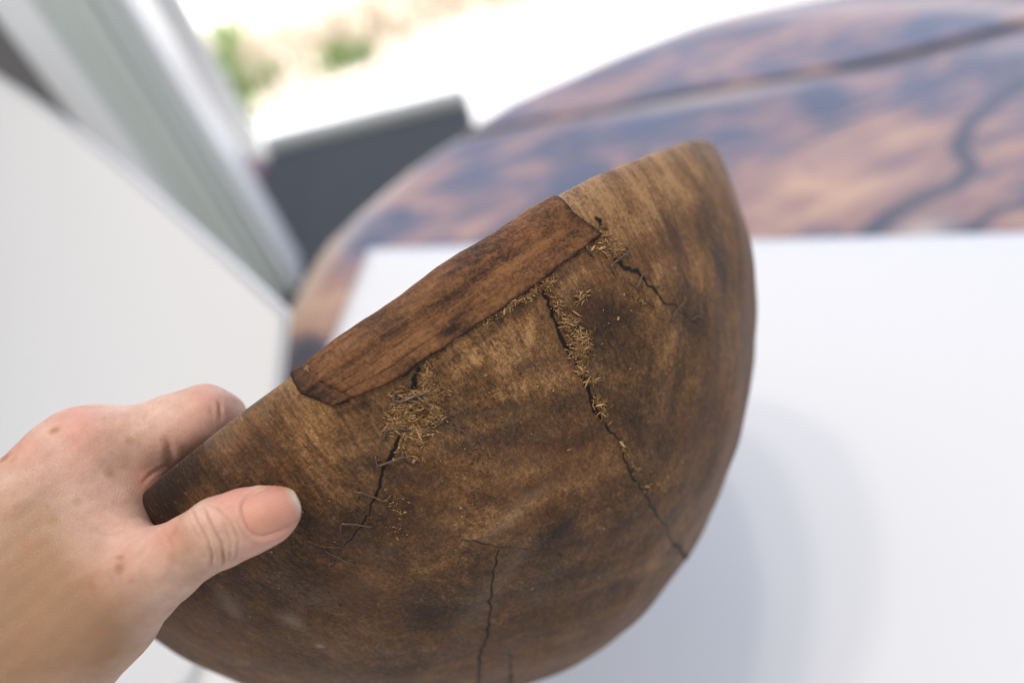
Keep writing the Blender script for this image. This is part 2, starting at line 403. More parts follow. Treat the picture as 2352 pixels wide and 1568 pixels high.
# staining measured on the wood, with hand shade painted at the left rim: (x, y, half length, half width, tilt in degrees, strength)
stains_and_shade = [
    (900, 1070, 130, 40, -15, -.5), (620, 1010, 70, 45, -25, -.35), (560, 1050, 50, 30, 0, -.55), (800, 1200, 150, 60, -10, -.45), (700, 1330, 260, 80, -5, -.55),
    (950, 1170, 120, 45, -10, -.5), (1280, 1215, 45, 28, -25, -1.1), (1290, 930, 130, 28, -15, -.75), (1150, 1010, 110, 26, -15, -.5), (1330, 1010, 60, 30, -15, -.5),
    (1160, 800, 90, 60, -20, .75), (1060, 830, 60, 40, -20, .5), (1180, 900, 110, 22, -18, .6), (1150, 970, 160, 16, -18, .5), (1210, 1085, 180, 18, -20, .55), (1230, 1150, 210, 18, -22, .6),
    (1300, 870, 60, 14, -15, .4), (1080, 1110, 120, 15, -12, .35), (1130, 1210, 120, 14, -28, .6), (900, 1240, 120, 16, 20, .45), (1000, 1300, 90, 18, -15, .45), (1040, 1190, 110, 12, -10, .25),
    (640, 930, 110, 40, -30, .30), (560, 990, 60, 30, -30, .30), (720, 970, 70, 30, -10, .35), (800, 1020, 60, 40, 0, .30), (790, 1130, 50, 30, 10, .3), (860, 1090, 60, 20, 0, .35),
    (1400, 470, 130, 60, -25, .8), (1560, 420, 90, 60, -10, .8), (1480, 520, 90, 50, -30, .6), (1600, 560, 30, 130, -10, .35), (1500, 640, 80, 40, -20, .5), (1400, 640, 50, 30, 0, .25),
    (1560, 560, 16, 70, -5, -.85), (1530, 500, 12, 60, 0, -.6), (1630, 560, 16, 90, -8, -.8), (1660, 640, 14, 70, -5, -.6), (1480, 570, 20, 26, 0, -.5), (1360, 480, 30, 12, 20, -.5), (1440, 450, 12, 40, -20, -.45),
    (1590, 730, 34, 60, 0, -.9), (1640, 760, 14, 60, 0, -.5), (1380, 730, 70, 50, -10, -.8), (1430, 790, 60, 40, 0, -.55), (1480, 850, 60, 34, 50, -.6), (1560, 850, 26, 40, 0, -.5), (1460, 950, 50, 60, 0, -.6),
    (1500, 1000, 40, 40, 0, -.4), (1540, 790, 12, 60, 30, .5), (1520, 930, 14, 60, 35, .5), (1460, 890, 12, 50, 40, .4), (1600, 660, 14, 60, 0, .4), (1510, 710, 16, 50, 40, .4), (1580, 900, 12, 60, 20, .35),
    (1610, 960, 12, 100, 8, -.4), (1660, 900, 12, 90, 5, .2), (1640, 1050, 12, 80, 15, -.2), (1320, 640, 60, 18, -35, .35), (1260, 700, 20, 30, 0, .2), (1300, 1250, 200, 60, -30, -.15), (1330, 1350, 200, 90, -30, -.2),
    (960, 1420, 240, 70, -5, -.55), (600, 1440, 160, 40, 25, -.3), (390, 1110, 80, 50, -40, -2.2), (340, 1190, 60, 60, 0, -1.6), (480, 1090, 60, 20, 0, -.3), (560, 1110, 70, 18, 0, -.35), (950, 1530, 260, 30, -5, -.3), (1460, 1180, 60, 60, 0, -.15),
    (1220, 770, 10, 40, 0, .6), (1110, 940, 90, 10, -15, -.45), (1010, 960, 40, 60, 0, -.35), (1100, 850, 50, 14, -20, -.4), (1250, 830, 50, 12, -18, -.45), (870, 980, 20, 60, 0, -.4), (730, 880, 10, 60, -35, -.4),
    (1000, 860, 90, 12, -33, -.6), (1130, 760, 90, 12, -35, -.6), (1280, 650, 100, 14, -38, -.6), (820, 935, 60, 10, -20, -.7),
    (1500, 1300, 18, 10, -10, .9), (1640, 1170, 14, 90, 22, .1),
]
pales = [(515, 1372, 30, 15, 45, .28), (540, 1400, 18, 12, 60, .28), (672, 1420, 26, 11, 30, .5), (735, 1479, 8, 4, 0, .9), (1640, 360, 26, 28, 0, .45), (1670, 450, 12, 70, -14, .25), (1600, 345, 40, 10, 0, .4),
         (1160, 1200, 50, 12, -40, .25), (1110, 1390, 30, 60, 10, .16), (1190, 1290, 20, 50, 10, .14), (1230, 1130, 60, 10, -30, .18)]

def blobs(P, L):
    out = np.zeros(len(P), np.float32)
    C = np.array([(a[0], a[1]) for a in L], float); Hc = bowl_hit(C)
    for (x, y, la, lb, an, s), h in zip(L, Hc):
        ca, sa = math.cos(math.radians(an)), math.sin(math.radians(an))
        E = bowl_hit([(x + 6 * ca, y + 6 * sa), (x - 6 * sa, y + 6 * ca)])
        n = bowl_normal(h[None])[0]
        ua = E[0] - h; ua -= (ua @ n) * n; ub = E[1] - h; ub -= (ub @ n) * n
        na, nb = np.linalg.norm(ua) + 1e-9, np.linalg.norm(ub) + 1e-9
        pa, pb = min(na / 6, 5e-4), min(nb / 6, 5e-4); ua /= na; ub = ub - (ub @ ua) * ua; ub /= np.linalg.norm(ub) + 1e-9
        ra, rb = la * pa, lb * pb; rm = max(ra, rb) * 2.6
        k = np.where((np.abs(P - h) < rm).all(1))[0]
        if not len(k): continue
        D = P[k] - h
        e = ((D @ ua) / ra) ** 2 + ((D @ ub) / rb) ** 2 + ((D @ n) / max(ra, rb)) ** 2 * .5
        out[k] += s * .88 * np.exp(-e * .9)
    return out

def build_bowl():
    root = empty("wooden_bowl"); root.matrix_world = BOWL_W
    tag(root, "cracked brown wooden bowl held tipped on its side, with a strip patched over its rim", "bowl")
    # columns: fine towards the lens, coarse behind
    th = np.r_[np.linspace(math.radians(-172), math.radians(-22), 1150, endpoint=False), np.linspace(math.radians(-22), math.radians(188), 150, endpoint=False)]
    THK, LIP = .0065, .0028
    t0 = .055
    tt = np.linspace(math.pi / 2 - .0005, t0, 540)
    r = BR * np.cos(tt) ** (2 / BP); z = BD * np.sin(tt) ** (2 / BP)
    ro, zo = r[-1], z[-1]
    zl = zo - .0005
    a = np.linspace(0, math.pi, 16)[1:]
    lr = ro - THK / 2 + THK / 2 * np.sign(np.cos(a)) * np.abs(np.cos(a)) ** .6; lz = zo - np.sin(a) ** .8 * zo
    ti = np.linspace(.03, math.pi / 2, 60)[1:]
    ri = (ro - THK) * np.cos(ti) ** (2 / BP); zi = zo + (BD - .010 - zo) * np.sin(ti) ** (2 / BP)
    R_ = np.r_[r, lr, ri]; Z_ = np.r_[z, lz, zi]; R_[-1] = .0002
    nr, nc = len(R_), len(th)
    V = np.stack([R_[:, None] * np.cos(th), R_[:, None] * np.sin(th), np.repeat(Z_[:, None], nc, 1)], -1).reshape(-1, 3)
    N = np.zeros_like(V); no = 540 * nc
    N[:no] = bowl_normal(V[:no])
    wv = wave(V)
    rad = np.stack([V[:, 0], V[:, 1], np.zeros(len(V))], 1); rad /= np.linalg.norm(rad, axis=1)[:, None] + 1e-9
    disp = np.zeros(len(V)); crack = np.zeros(len(V), np.float32)
    O = V[:no]
    # the wall right of the long middle crack stands a little lower than the left one
    for A, Bp, w0, w1, dep in segs:
        mid = (A + Bp) / 2; rr = np.linalg.norm(Bp - A) / 2 + .004
        k = np.where((np.abs(O - mid) < rr).all(1))[0]
        if not len(k): continue
        ab = Bp - A; D = O[k] - A; s = np.clip(D @ ab / (ab @ ab + 1e-12), 0, 1)
        d = np.linalg.norm(D - s[:, None] * ab, axis=1); ww = (w0 + (w1 - w0) * s) * .62
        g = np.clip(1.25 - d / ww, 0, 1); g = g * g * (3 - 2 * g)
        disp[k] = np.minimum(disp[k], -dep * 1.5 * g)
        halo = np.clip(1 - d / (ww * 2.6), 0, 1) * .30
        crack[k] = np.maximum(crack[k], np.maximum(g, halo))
        lipup = np.exp(-((d - ww * 1.7) / (ww * .8)) ** 2) * .00022
        disp[k] = np.where(g < .05, np.maximum(disp[k], 0) + np.maximum(lipup - np.maximum(disp[k], 0), 0), disp[k])
    stain_shade = np.zeros(len(V), np.float32); pale = np.zeros(len(V), np.float32)
    stain_shade[:no] = blobs(O, stains_and_shade); pale[:no] = np.clip(blobs(O, pales), 0, 1)
    stain_shade += .15
    # faint growth bands, circles round a line that runs through the wall near the patch
    cc = bowl_hit([(1230, 640)])[0]
    dist = np.linalg.norm(V - cc, axis=1) + .004 * np.sin(60 * V[:, 0] + 2) + .003 * np.sin(130 * V[:, 2] + 1)
    stain_shade += .17 * np.sin(2 * math.pi * dist / .0175) * np.clip(dist / .06, 0, 1) * (.5 + .5 * np.sin(40 * V[:, 0] + 25 * V[:, 2]))
    stain_shade += .08 * np.sin(2 * math.pi * dist / .0068 + 3 * np.sin(50 * V[:, 0])) * np.clip(dist / .05, 0, 1)
    rz = np.clip(V[:, 2], 0, 1) + .03 * (np.abs((np.degrees(np.arctan2(V[:, 1], V[:, 0])) % 360) - 320) < 32); stain_shade += .25 * np.exp(-rz / .008); pale += .28 * np.exp(-rz / .0035)  # rim lightened in the colour as a lit edge, except by the hand
    # the wood gets darker towards the bottom
    stain_shade -= .25 * np.clip(V[:, 2] / BD - .25, 0, 1)
    for k in range(no, no + 15 * nc, nc): stain_shade[k:k + nc] = stain_shade[no - nc:no]
    V = V + N * (disp + wv)[:, None]
    V[no:] += rad[no:] * wv[no:, None]
    V = V + zshift(V)
    i = np.arange(nr - 1)[:, None] * nc; j = np.arange(nc); j2 = (j + 1) % nc
    Fq = np.stack([i + j, i + nc + j, i + nc + j2, i + j2], -1).reshape(-1, 4)[:, ::-1]
    o = mesh("bowl_body", V, Fq, M_bowl, root)
    attr(o, "stain_shade", stain_shade); attr(o, "crack", crack); attr(o, "pale", pale)
    return root
bowl = build_bowl()

# ------------------------------------------------------------------ strip folded over the rim
def build_patch():
    # bottom edge from left corner to right corner, and the ends at the rim
    bot = bowl_hit([(765, 930), (830, 906), (893, 880), (935, 855), (972, 828), (1040, 786), (1110, 740), (1180, 694), (1243, 651), (1300, 608), (1345, 575), (1385, 545)])
    thb, tb = th_t(bot)
    thb = np.where(thb > 0, thb - 2 * math.pi, thb)
    thL, thR = math.radians(275.5) - 2 * math.pi, math.radians(241.0) - 2 * math.pi
    nu, nv = 420, 130
    ub = np.linspace(0, 1, len(thb)); L = np.r_[0, np.cumsum(np.linalg.norm(np.diff(bot, axis=0), axis=1))]; ub = L / L[-1]
    u = np.linspace(0, 1, nu); TB = np.interp(u, ub, thb); tB = np.interp(u, ub, tb)
    tB = tB + .0007 * np.sin(u * 37) + .0006 * np.sin(u * 90)
    TR = thL + (thR - thL) * u
    THK, t0 = .0065, .055
    ro = BR * math.cos(t0) ** (2 / BP); zo = BD * math.sin(t0) ** (2 / BP)
    off = .0011
    V = np.zeros((nv, nu, 3)); N = np.zeros((nv, nu, 3))
    nin, nl = 22, 26
    for c in range(nu):
        P = []; Nn = []
        for k in range(nin):                                        # inside wall, going up
            zz = zo + .014 * (1 - k / nin); P.append((ro - THK - (zz - zo) ** 2 * 2, zz)); Nn.append((-1, -.05))
        for k in range(nl):                                         # over the lip
            a = math.pi * (1 - k / (nl - 1)); P.append((ro - THK / 2 + THK / 2 * math.cos(a), zo - math.sin(a) ** .8 * zo))
            Nn.append((math.cos(a), -math.sin(a)))
        no_ = nv - nin - nl
        for k in range(1, no_ + 1):
            t = t0 + (tB[c] - t0) * k / no_
            P.append((BR * math.cos(t) ** (2 / BP), BD * math.sin(t) ** (2 / BP)))
            q = bowl_normal(np.array([[P[-1][0], 0, P[-1][1]]]))[0]; Nn.append((q[0], q[2]))
        P = np.array(P); Nn = np.array(Nn); Nn /= np.linalg.norm(Nn, axis=1)[:, None]
        f = np.r_[np.zeros(nin + nl), np.linspace(0, 1, no_)]
        th = TR[c] + (TB[c] - TR[c]) * f
        V[:, c] = np.stack([P[:, 0] * np.cos(th), P[:, 0] * np.sin(th), P[:, 1]], 1)
        N[:, c] = np.stack([Nn[:, 0] * np.cos(th), Nn[:, 0] * np.sin(th), Nn[:, 1]], 1)
    uu, vv = np.meshgrid(u, np.linspace(0, 1, nv))
    edge = np.minimum(np.minimum(uu * 1.0, 1 - uu) * .112, (1 - vv) * .052)            # metres to the nearest cut edge
    h = off * (1 - .25 * np.exp(-edge / .0006)) + wave(V)
    h += .00006 * np.sin(uu * 13 + vv * 4) * np.sin(vv * 5) + .00005 * np.sin(uu * 70 + 8 * vv)
    # shallow lengthwise grooves, creases and a curled left corner
    for (v0, u0, u1, dp, wd, sl) in [(.62, .05, .60, .00008, .010, -.05), (.80, .02, .42, .00020, .010, .03), (.48, .3, .8, .0001, .008, .04), (.55, .02, .2, .0001, .008, .1)]:
        m = np.clip(np.minimum(uu - u0, u1 - uu) / .06, 0, 1)
        h -= dp * m * np.exp(-((vv - v0 - sl * (uu - u0) - .004 * np.sin(uu * 31)) / wd) ** 2)
    h += .0004 * np.exp(-((uu - .0) / .03) ** 2) * np.exp(-((vv - .3) / .10) ** 2)
    h -= .0006 * np.exp(-((uu - .06) / .008) ** 2) * (vv > .35)
    h += rng.normal(0, .00002, h.shape)
    # ragged edges
    V = V + zshift(V); Vt = V + N * h[..., None]; Vb = V + N * .0001
    rag = .0004 * np.sin(np.linspace(0, 60, nu)) + rng.normal(0, .00022, nu)
    Vt[-1] += (V[-1] - V[-2]) / np.linalg.norm(V[-1] - V[-2], axis=1)[:, None] * rag[:, None]
    A = Vt.reshape(-1, 3); Bq = Vb.reshape(-1, 3); n = nu * nv
    i, j = np.meshgrid(np.arange(nv - 1), np.arange(nu - 1), indexing='ij'); q = (i * nu + j).ravel()
    top = np.stack([q, q + 1, q + nu + 1, q + nu], 1); Fq = [top, top[:, ::-1] + n]
    for e in (np.arange(nu - 1), None):
        pass
    a = np.arange(nu - 1); Fq.append(np.stack([a, a + n, a + n + 1, a + 1], 1))
    a = (nv - 1) * nu + np.arange(nu - 1); Fq.append(np.stack([a, a + 1, a + n + 1, a + n], 1))
    a = np.arange(nv - 1) * nu; Fq.append(np.stack([a, a + nu, a + nu + n, a + n], 1))
    a = np.arange(nv - 1) * nu + nu - 1; Fq.append(np.stack([a, a + n, a + nu + n, a + nu], 1))
    Fq = np.concatenate(Fq)
    o = mesh("rim_patch", np.r_[A, Bq], Fq, M_patch, bowl)
    st = -.30 * np.exp(-edge / .0012) - .22 * np.exp(-((uu - .42) / .035) ** 2 - ((vv - .86) / .09) ** 2) - .10 * np.exp(-((vv - .42) / .08) ** 2)
    st += .05 * np.sin(uu * 14 + 1) * np.sin(vv * 7) - .12 * np.exp(-((uu - .03) / .03) ** 2) + .10 * np.exp(-((uu - .55) / .3) ** 2 - ((vv - .62) / .1) ** 2)
    for (v0, u0, u1, s, wd, sl) in [(.80, .02, .42, -.10, .016, .03), (.62, .05, .60, -.06, .012, -.05), (.70, .55, .98, -.07, .03, -.02), (.57, .5, .95, .10, .03, .0)]:
        st += s * np.clip(np.minimum(uu - u0, u1 - uu) / .06, 0, 1) * np.exp(-((vv - v0 - sl * (uu - u0)) / wd) ** 2)
    attr(o, "stain_shade", np.r_[st.ravel(), st.ravel() - .2])
    tag(o, "reddish brown hide strip folded over the rim")
    return o
build_patch()

# ------------------------------------------------------------------ staples across the cracks
staple_px = [
    (Z2([(558, 150), (549, 200), (600, 210), (680, 172), (770, 145), (790, 212)]), .00046),
    (Z2([(487, 458), (500, 384), (590, 373), (685, 388)]), .00032),
    (Z2([(438, 545), (448, 610), (540, 575), (620, 543), (672, 592)]), .00034),
    (Z2([(322, 825), (325, 765), (420, 795), (500, 828), (542, 783)]), .00026),
    (Z2([(219, 1025), (222, 960), (310, 965), (422, 989)]), .00024),
    (Z2([(112, 1138), (190, 1175), (310, 1240)]), .00022),
    (Z2([(0, 1068), (90, 1105), (225, 1125)]), .00016),
    (Z1([(990, 468), (1018, 515), (890, 610), (922, 662)]), .00032),
    (Z1([(1010, 703), (1055, 748), (1088, 660), (1145, 673)]), .00030),
    (Z1([(1185, 747), (1200, 722), (1247, 732)]), .00030),
    (Z1([(1343, 790), (1350, 825), (1280, 900), (1272, 965)]), .00028),
    (Z1([(752, 478), (742, 505), (785, 551)]), .00030),
    (Z1([(1120, 823), (1166, 866)]), .00028),
    (Z1([(1395, 947), (1410, 920), (1452, 930)]), .00026),
]
for pl, rad in staple_px:
    pl = np.array(pl); L = np.r_[0, np.cumsum(np.linalg.norm(np.diff(pl, axis=0), axis=1))]
    # rounded bends
    s = np.linspace(0, L[-1], max(10, int(L[-1] / 4))); q = np.stack([np.interp(s, L, pl[:, k]) for k in (0, 1)], 1)
    for _ in range(2): q[1:-1] = (q[:-2] + 2 * q[1:-1] + q[2:]) / 4
    H = bowl_hit(q); N = bowl_normal(H)
    lift = rad * 1.2 + .0006 * np.sin(np.pi * s / L[-1]) ** .5
    lift[0] = lift[-1] = -.0008
    P = H + N * (wave(H) + lift)[:, None] + zshift(H)
    V, Fc = tube(P, rad * .88, 8)
    o = mesh("staple", V, Fc, M_staple, bowl)

# ------------------------------------------------------------------ frayed fibre sticking out of the cracks
def fibres(name, groups, seed, label=None, dens=2.3):
    groups = [(x, y, sx, sy, an, int(n * dens), l0 * .6, l1 * .68, aj) for x, y, sx, sy, an, n, l0, l1, aj in groups]
    r = np.random.default_rng(seed); VV = []; FF = []; tone = []; base = 0
    for (x, y, sx, sy, ang, n, lmin, lmax, aj) in groups:
        ca, sa = math.cos(math.radians(ang)), math.sin(math.radians(ang))
        a = r.normal(0, 1, n) * sx * .56; b = r.normal(0, 1, n) * sy * .56
        px = np.stack([x + a * ca - b * sa, y + a * sa + b * ca], 1)
        H = bowl_hit(px); N = bowl_normal(H)
        for k in range(n):
            h, nn = H[k], N[k]
            rr_ = 1 / (BR ** 1)
            d2 = math.radians(r.normal(ang + aj, 48))
            E = bowl_hit([px[k] + 5 * np.array([math.cos(d2), math.sin(d2)])])[0] - h
            tdir = E - (E @ nn) * nn; nt = np.linalg.norm(tdir)
            if nt < 1e-6 or nt > .004: continue
            tdir /= nt
            big = r.random() < .08; ln = r.uniform(lmin * .6, lmax) * (1.9 if big else 1)
            side = np.cross(nn, tdir); bend = r.normal(0, .14); lift = abs(r.normal(0, .16))
            w0 = r.uniform(.00006, .00019) * (2.4 if big else 1); hgt = w0 * r.uniform(.4, .9)
            s = np.linspace(0, 1, 4)
            base_h = wave(h[None])[0] + r.uniform(0, .0007) * math.exp(-((px[k] - (x, y)) ** 2).sum() / (2 * (sx * sy + 1)))
            C_ = h + zshift(h) + nn * base_h + tdir * (s[:, None] - .5) * ln + side * (bend * ln * s ** 2)[:, None] + nn * (.00012 + lift * ln * s ** 1.5 * .8 - ln * ln * (s - .5) ** 2 / (2 * .13))[:, None]
            wd = w0 * np.array([.5, 1, .9, .2])
            for i in range(4):
                VV += [C_[i] - side * wd[i], C_[i] + side * wd[i], C_[i] + nn * hgt]
            for i in range(3):
                o_ = base + 3 * i
                FF += [(o_, o_ + 1, o_ + 4), (o_, o_ + 4, o_ + 3), (o_ + 1, o_ + 2, o_ + 5), (o_ + 1, o_ + 5, o_ + 4), (o_ + 2, o_, o_ + 3), (o_ + 2, o_ + 3, o_ + 5)]
            tone += [float(np.clip(r.normal(.42, .30), 0, 1))] * 12; base += 12
    o = mesh(name, np.array(VV), np.array(FF), M_fibre, bowl, smooth=False)
    attr(o, "tone", tone); tag(o, label, kind="stuff")
    return o
fibres("frayed_fibre", [
    (985, 880, 16, 34, 0, 170, .0012, .0032, 80), (990, 905, 28, 20, 0, 110, .0012, .003, 30), (935, 925, 32, 26, 0, 150, .001, .003, 10),
    (930, 965, 36, 20, 0, 190, .001, .003, 10), (960, 985, 30, 16, 0, 130, .001, .003, 20), (905, 985, 24, 10, 0, 60, .001, .0026, 10),
    (965, 1010, 14, 10, -40, 40, .001, .003, 0), (945, 1045, 26, 6, 20, 22, .001, .0026, 0), (1000, 950, 16, 26, 0, 70, .001, .0028, 20), (925, 1015, 8, 22, 20, 30, .001, .002, 90)], 1,
    "tuft of torn tan fibre round the left crack")
fibres("frayed_fibre", [
    (1262, 655, 20, 12, -35, 80, .0008, .0022, 0), (1283, 700, 10, 26, -20, 60, .001, .003, 80), (1310, 745, 18, 18, 0, 120, .001, .003, 30),
    (1335, 785, 18, 26, 0, 150, .001, .0032, 30), (1335, 810, 20, 18, 0, 80, .001, .0028, 10), (1335, 850, 12, 14, 0, 50, .001, .0026, 10), (1355, 875, 16, 5, 0, 16, .001, .0032, 0),
    (1380, 930, 12, 22, -30, 46, .001, .003, 60), (1388, 955, 8, 22, -30, 24, .001, .0035, 85), (1432, 1025, 7, 16, -30, 22, .001, .003, 80), (1455, 1075, 8, 20, -30, 22, .0008, .002, 60),
    (1500, 1110, 22, 20, 0, 40, .0006, .0016, 20), (1340, 685, 12, 18, 30, 26, .001, .003, -60)], 2, "tuft of torn tan fibre along the long middle crack")
fibres("frayed_fibre", [
    (1180, 698, 46, 9, -35, 120, .0008, .0024, 0), (1225, 675, 24, 7, -35, 60, .0008, .002, 0), (1130, 728, 30, 6, -35, 40, .0008, .002, 0)], 3, "thin fringe of torn fibre under the strip's lower edge")
fibres("frayed_fibre", [
    (1395, 570, 26, 17, 30, 150, .0008, .0026, 0), (1425, 578, 16, 12, 0, 70, .0008, .0024, 0), (1385, 545, 8, 14, 0, 30, .001, .003, 40), (1390, 530, 4, 10, 0, 14, .0015, .003, 60),
    (1470, 690, 20, 6, 45, 14, .0006, .0014, 20)], 4, "tuft of torn tan fibre at the strip's right corner")
fibres("frayed_fibre", [(915, 1150, 26, 20, 0, 9, .0006, .0014, 10), (922, 1168, 14, 6, 0, 9, .0006, .0014, 10), (905, 1210, 20, 18, 0, 10, .0005, .0012, 40)], 5,
       "loose tan splinters beside the lower staples")
fibres("frayed_fibre", [(1050, 1080, 330, 170, -20, 40, .0004, .0011, 0), (1400, 800, 160, 220, 0, 34, .0004, .0010, 0), (700, 1200, 60, 120, 0, 14, .0004, .0009, 0), (1240, 630, 10, 5, -35, 8, .001, .002, 60)], 6, "scattered crumbs of wood on the wall", 1.2)
# crumbs caught on the strip's upper left corner
fibres("frayed_fibre", [(705, 845, 6, 5, 0, 12, .0006, .0014, 30), (722, 888, 6, 14, -20, 16, .0006, .0012, 30)], 8, "small crumbs at the strip's left end")

# ------------------------------------------------------------------ hand
def roundcone(P, a, b, r1, r2):
    ba = b - a; l2 = ba @ ba; rr = r1 - r2; a2 = l2 - rr * rr; il2 = 1 / l2
    pa = P - a; y = pa @ ba; z = y - l2
    q = pa * l2 - y[:, None] * ba; x2 = (q * q).sum(1)
    y2 = y * y * l2; z2 = z * z * l2
    k = np.sign(rr) * rr * rr * x2
    d = (np.sqrt(np.maximum(x2 * a2 * il2, 0)) + y * rr) * il2 - r1
    c1 = np.sign(z) * a2 * z2 > k; c2 = np.sign(y) * a2 * y2 < k
    d = np.where(c2, np.sqrt(x2 + y2) * il2 - r1, d)
    d = np.where(c1, np.sqrt(x2 + z2) * il2 - r2, d)
    return d
def smin(a, b, k):
    h = np.maximum(k - np.abs(a - b), 0) / k; return np.minimum(a, b) - h * h * k * .25

J = lambda x, y, z, r: (camP(x, y, z), r * z / FP)
chains = [  # (joints, blending width)
    # thumb, from tip to wrist
    ([J(643, 1172, .2045, 47), J(612, 1184, .2045, 62), J(560, 1200, .2055, 73), J(500, 1224, .2065, 77), J(440, 1258, .2085, 73), J(375, 1298, .2110, 86), J(310, 1335, .2140, 104), J(225, 1392, .2180, 140), J(80, 1488, .2200, 176), J(-60, 1600, .2150, 225)], .004),
    # index
    ([J(184, 1030, .2290, 76), J(250, 1015, .2300, 74), J(320, 1004, .2320, 70), J(400, 982, .2340, 74), J(468, 955, .2350, 68), J(500, 965, .2400, 62), J(560, 1050, .2560, 54), J(590, 1130, .2650, 48)], .0055),
    ([J(184, 1030, .2290, 76), J(80, 1156, .2230, 112), J(-40, 1290, .2180, 160), J(-200, 1470, .2130, 215)], .010),
    # middle
    ([J(130, 1100, .2440, 78), J(280, 1092, .2380, 70), J(334, 1088, .2365, 66), J(440, 1060, .2640, 66), J(520, 1150, .2750, 54), J(550, 1240, .2800, 48)], .006),
    ([J(130, 1090, .2480, 80), J(-60, 1330, .2350, 150), J(-200, 1480, .2200, 190)], .012),
    # ring
    ([J(120, 1170, .2680, 76), J(270, 1150, .2720, 66), J(370, 1150, .2830, 58), J(440, 1230, .2900, 50), J(460, 1300, .2920, 46)], .006),
    ([J(120, 1170, .2680, 78), J(-40, 1380, .2500, 140), J(-200, 1490, .2300, 180)], .012),
    # little
    ([J(110, 1250, .2860, 66), J(230, 1250, .2920, 56), J(310, 1260, .3000, 50), J(370, 1330, .3050, 44)], .006),
    ([J(110, 1250, .2860, 70), J(-20, 1420, .2650, 140), J(-200, 1500, .2400, 170)], .012),
    # web between thumb and index
    ([J(216, 1120, .2290, 72), J(242, 1185, .2270, 72), J(246, 1262, .2200, 84)], .012),
    ([J(120, 1180, .2240, 100), J(140, 1300, .2200, 120), J(100, 1420, .2200, 150)], .015),
    # wrist and forearm
    ([J(-200, 1480, .2130, 230), J(-420, 1700, .200, 270)], .02),
    ([(camP(-200, 1500, .225), .026), (camP(-420, 1700, .205), .027), (np.array([-.235, -.155, -.175]), .031), (np.array([-.33, -.24, -.13]), .037), (np.array([-.43, -.32, -.08]), .041)], .02),
]
def hand_sdf(P):
    d = np.full(len(P), 1., np.float64)
    for ch, k in chains:
        dc = None
        for (a, r1), (b, r2) in zip(ch[:-1], ch[1:]):
            e = roundcone(P, a, b, r1, r2); dc = e if dc is None else smin(dc, e, .003)
        d = smin(d, dc, k)
    return d
def hand_grad(P, e=.0003):
    G = np.zeros_like(P)
    for k in range(3):
        o = np.zeros(3); o[k] = e; G[:, k] = hand_sdf(P + o) - hand_sdf(P - o)
    return G / (np.linalg.norm(G, axis=1)[:, None] + 1e-12)
def surface_nets(f, org, h):
    nx, ny, nz = f.shape; s = f < 0
    cell = np.zeros((nx - 1, ny - 1, nz - 1), bool); allin = np.ones_like(cell)
    for i in (0, 1):
        for j in (0, 1):
            for k in (0, 1):
                c = s[i:nx - 1 + i, j:ny - 1 + j, k:nz - 1 + k]; cell |= c; allin &= c
    act = cell & ~allin; idx = np.full(act.shape, -1, np.int64); A = np.argwhere(act); idx[act] = np.arange(len(A))
    acc = np.zeros((len(A), 3)); cnt = np.zeros(len(A))
    cor = [(i, j, k) for i in (0, 1) for j in (0, 1) for k in (0, 1)]
    for a in cor:
        for b in cor:
            if sum(b) - sum(a) == 1 and sum(abs(x - y) for x, y in zip(a, b)) == 1:
                fa = f[tuple((A + a).T)]; fb = f[tuple((A + b).T)]; m = (fa < 0) != (fb < 0)
                t = np.where(m, fa / np.where(m, fa - fb, 1), 0)
                p = np.array(a) + t[:, None] * (np.array(b) - np.array(a)); acc += p * m[:, None]; cnt += m
    V = org + h * (A + acc / cnt[:, None])
    Q = []
    for ax in range(3):
        sl0 = [slice(None)] * 3; sl1 = [slice(None)] * 3; sl0[ax] = slice(0, -1); sl1[ax] = slice(1, None)
        a, b = s[tuple(sl0)], s[tuple(sl1)]
        E_ = np.argwhere(a != b); o1, o2 = [(1, 2), (2, 0), (0, 1)][ax]
        E_ = E_[(E_[:, o1] > 0) & (E_[:, o2] > 0)]
        E_ = E_[(E_[:, o1] < f.shape[o1] - 1) & (E_[:, o2] < f.shape[o2] - 1)]
        ins = a[tuple(E_.T)]
        e1 = np.zeros(3, int); e1[o1] = 1; e2 = np.zeros(3, int); e2[o2] = 1
        q = np.stack([idx[tuple((E_ - e1 - e2).T)], idx[tuple((E_ - e2).T)], idx[tuple(E_.T)], idx[tuple((E_ - e1).T)]], 1)
        q[~ins] = q[~ins][:, ::-1]; Q.append(q)
    return V, np.concatenate(Q)

def line_dist(px, pl):
    """distance in picture pixels to a polyline and position along it (0..1)"""
    best = np.full(len(px), 1e9); along = np.zeros(len(px)); pl = np.array(pl, float)
    L = np.r_[0, np.cumsum(np.linalg.norm(np.diff(pl, axis=0), axis=1))]
    for i in range(len(pl) - 1):
        ab = pl[i + 1] - pl[i]; D = px - pl[i]; s = np.clip(D @ ab / (ab @ ab), 0, 1)
        d = np.linalg.norm(D - s[:, None] * ab, axis=1); m = d < best
        best[m] = d[m]; along[m] = (L[i] + s[m] * (L[i + 1] - L[i])) / L[-1]
    return best, along
H1 = lambda L: [(x * .46033, 846.7 + y * .46033) for x, y in L]
NAIL_C, NAIL_A, NAIL_L, NAIL_W = np.array([621., 1171.]), math.radians(-25), 65., 54.
def nail_uv(px):
    d = px - NAIL_C; ca, sa = math.cos(NAIL_A), math.sin(NAIL_A)
    return (d[:, 0] * ca + d[:, 1] * sa) / NAIL_L, (-d[:, 0] * sa + d[:, 1] * ca) / NAIL_W

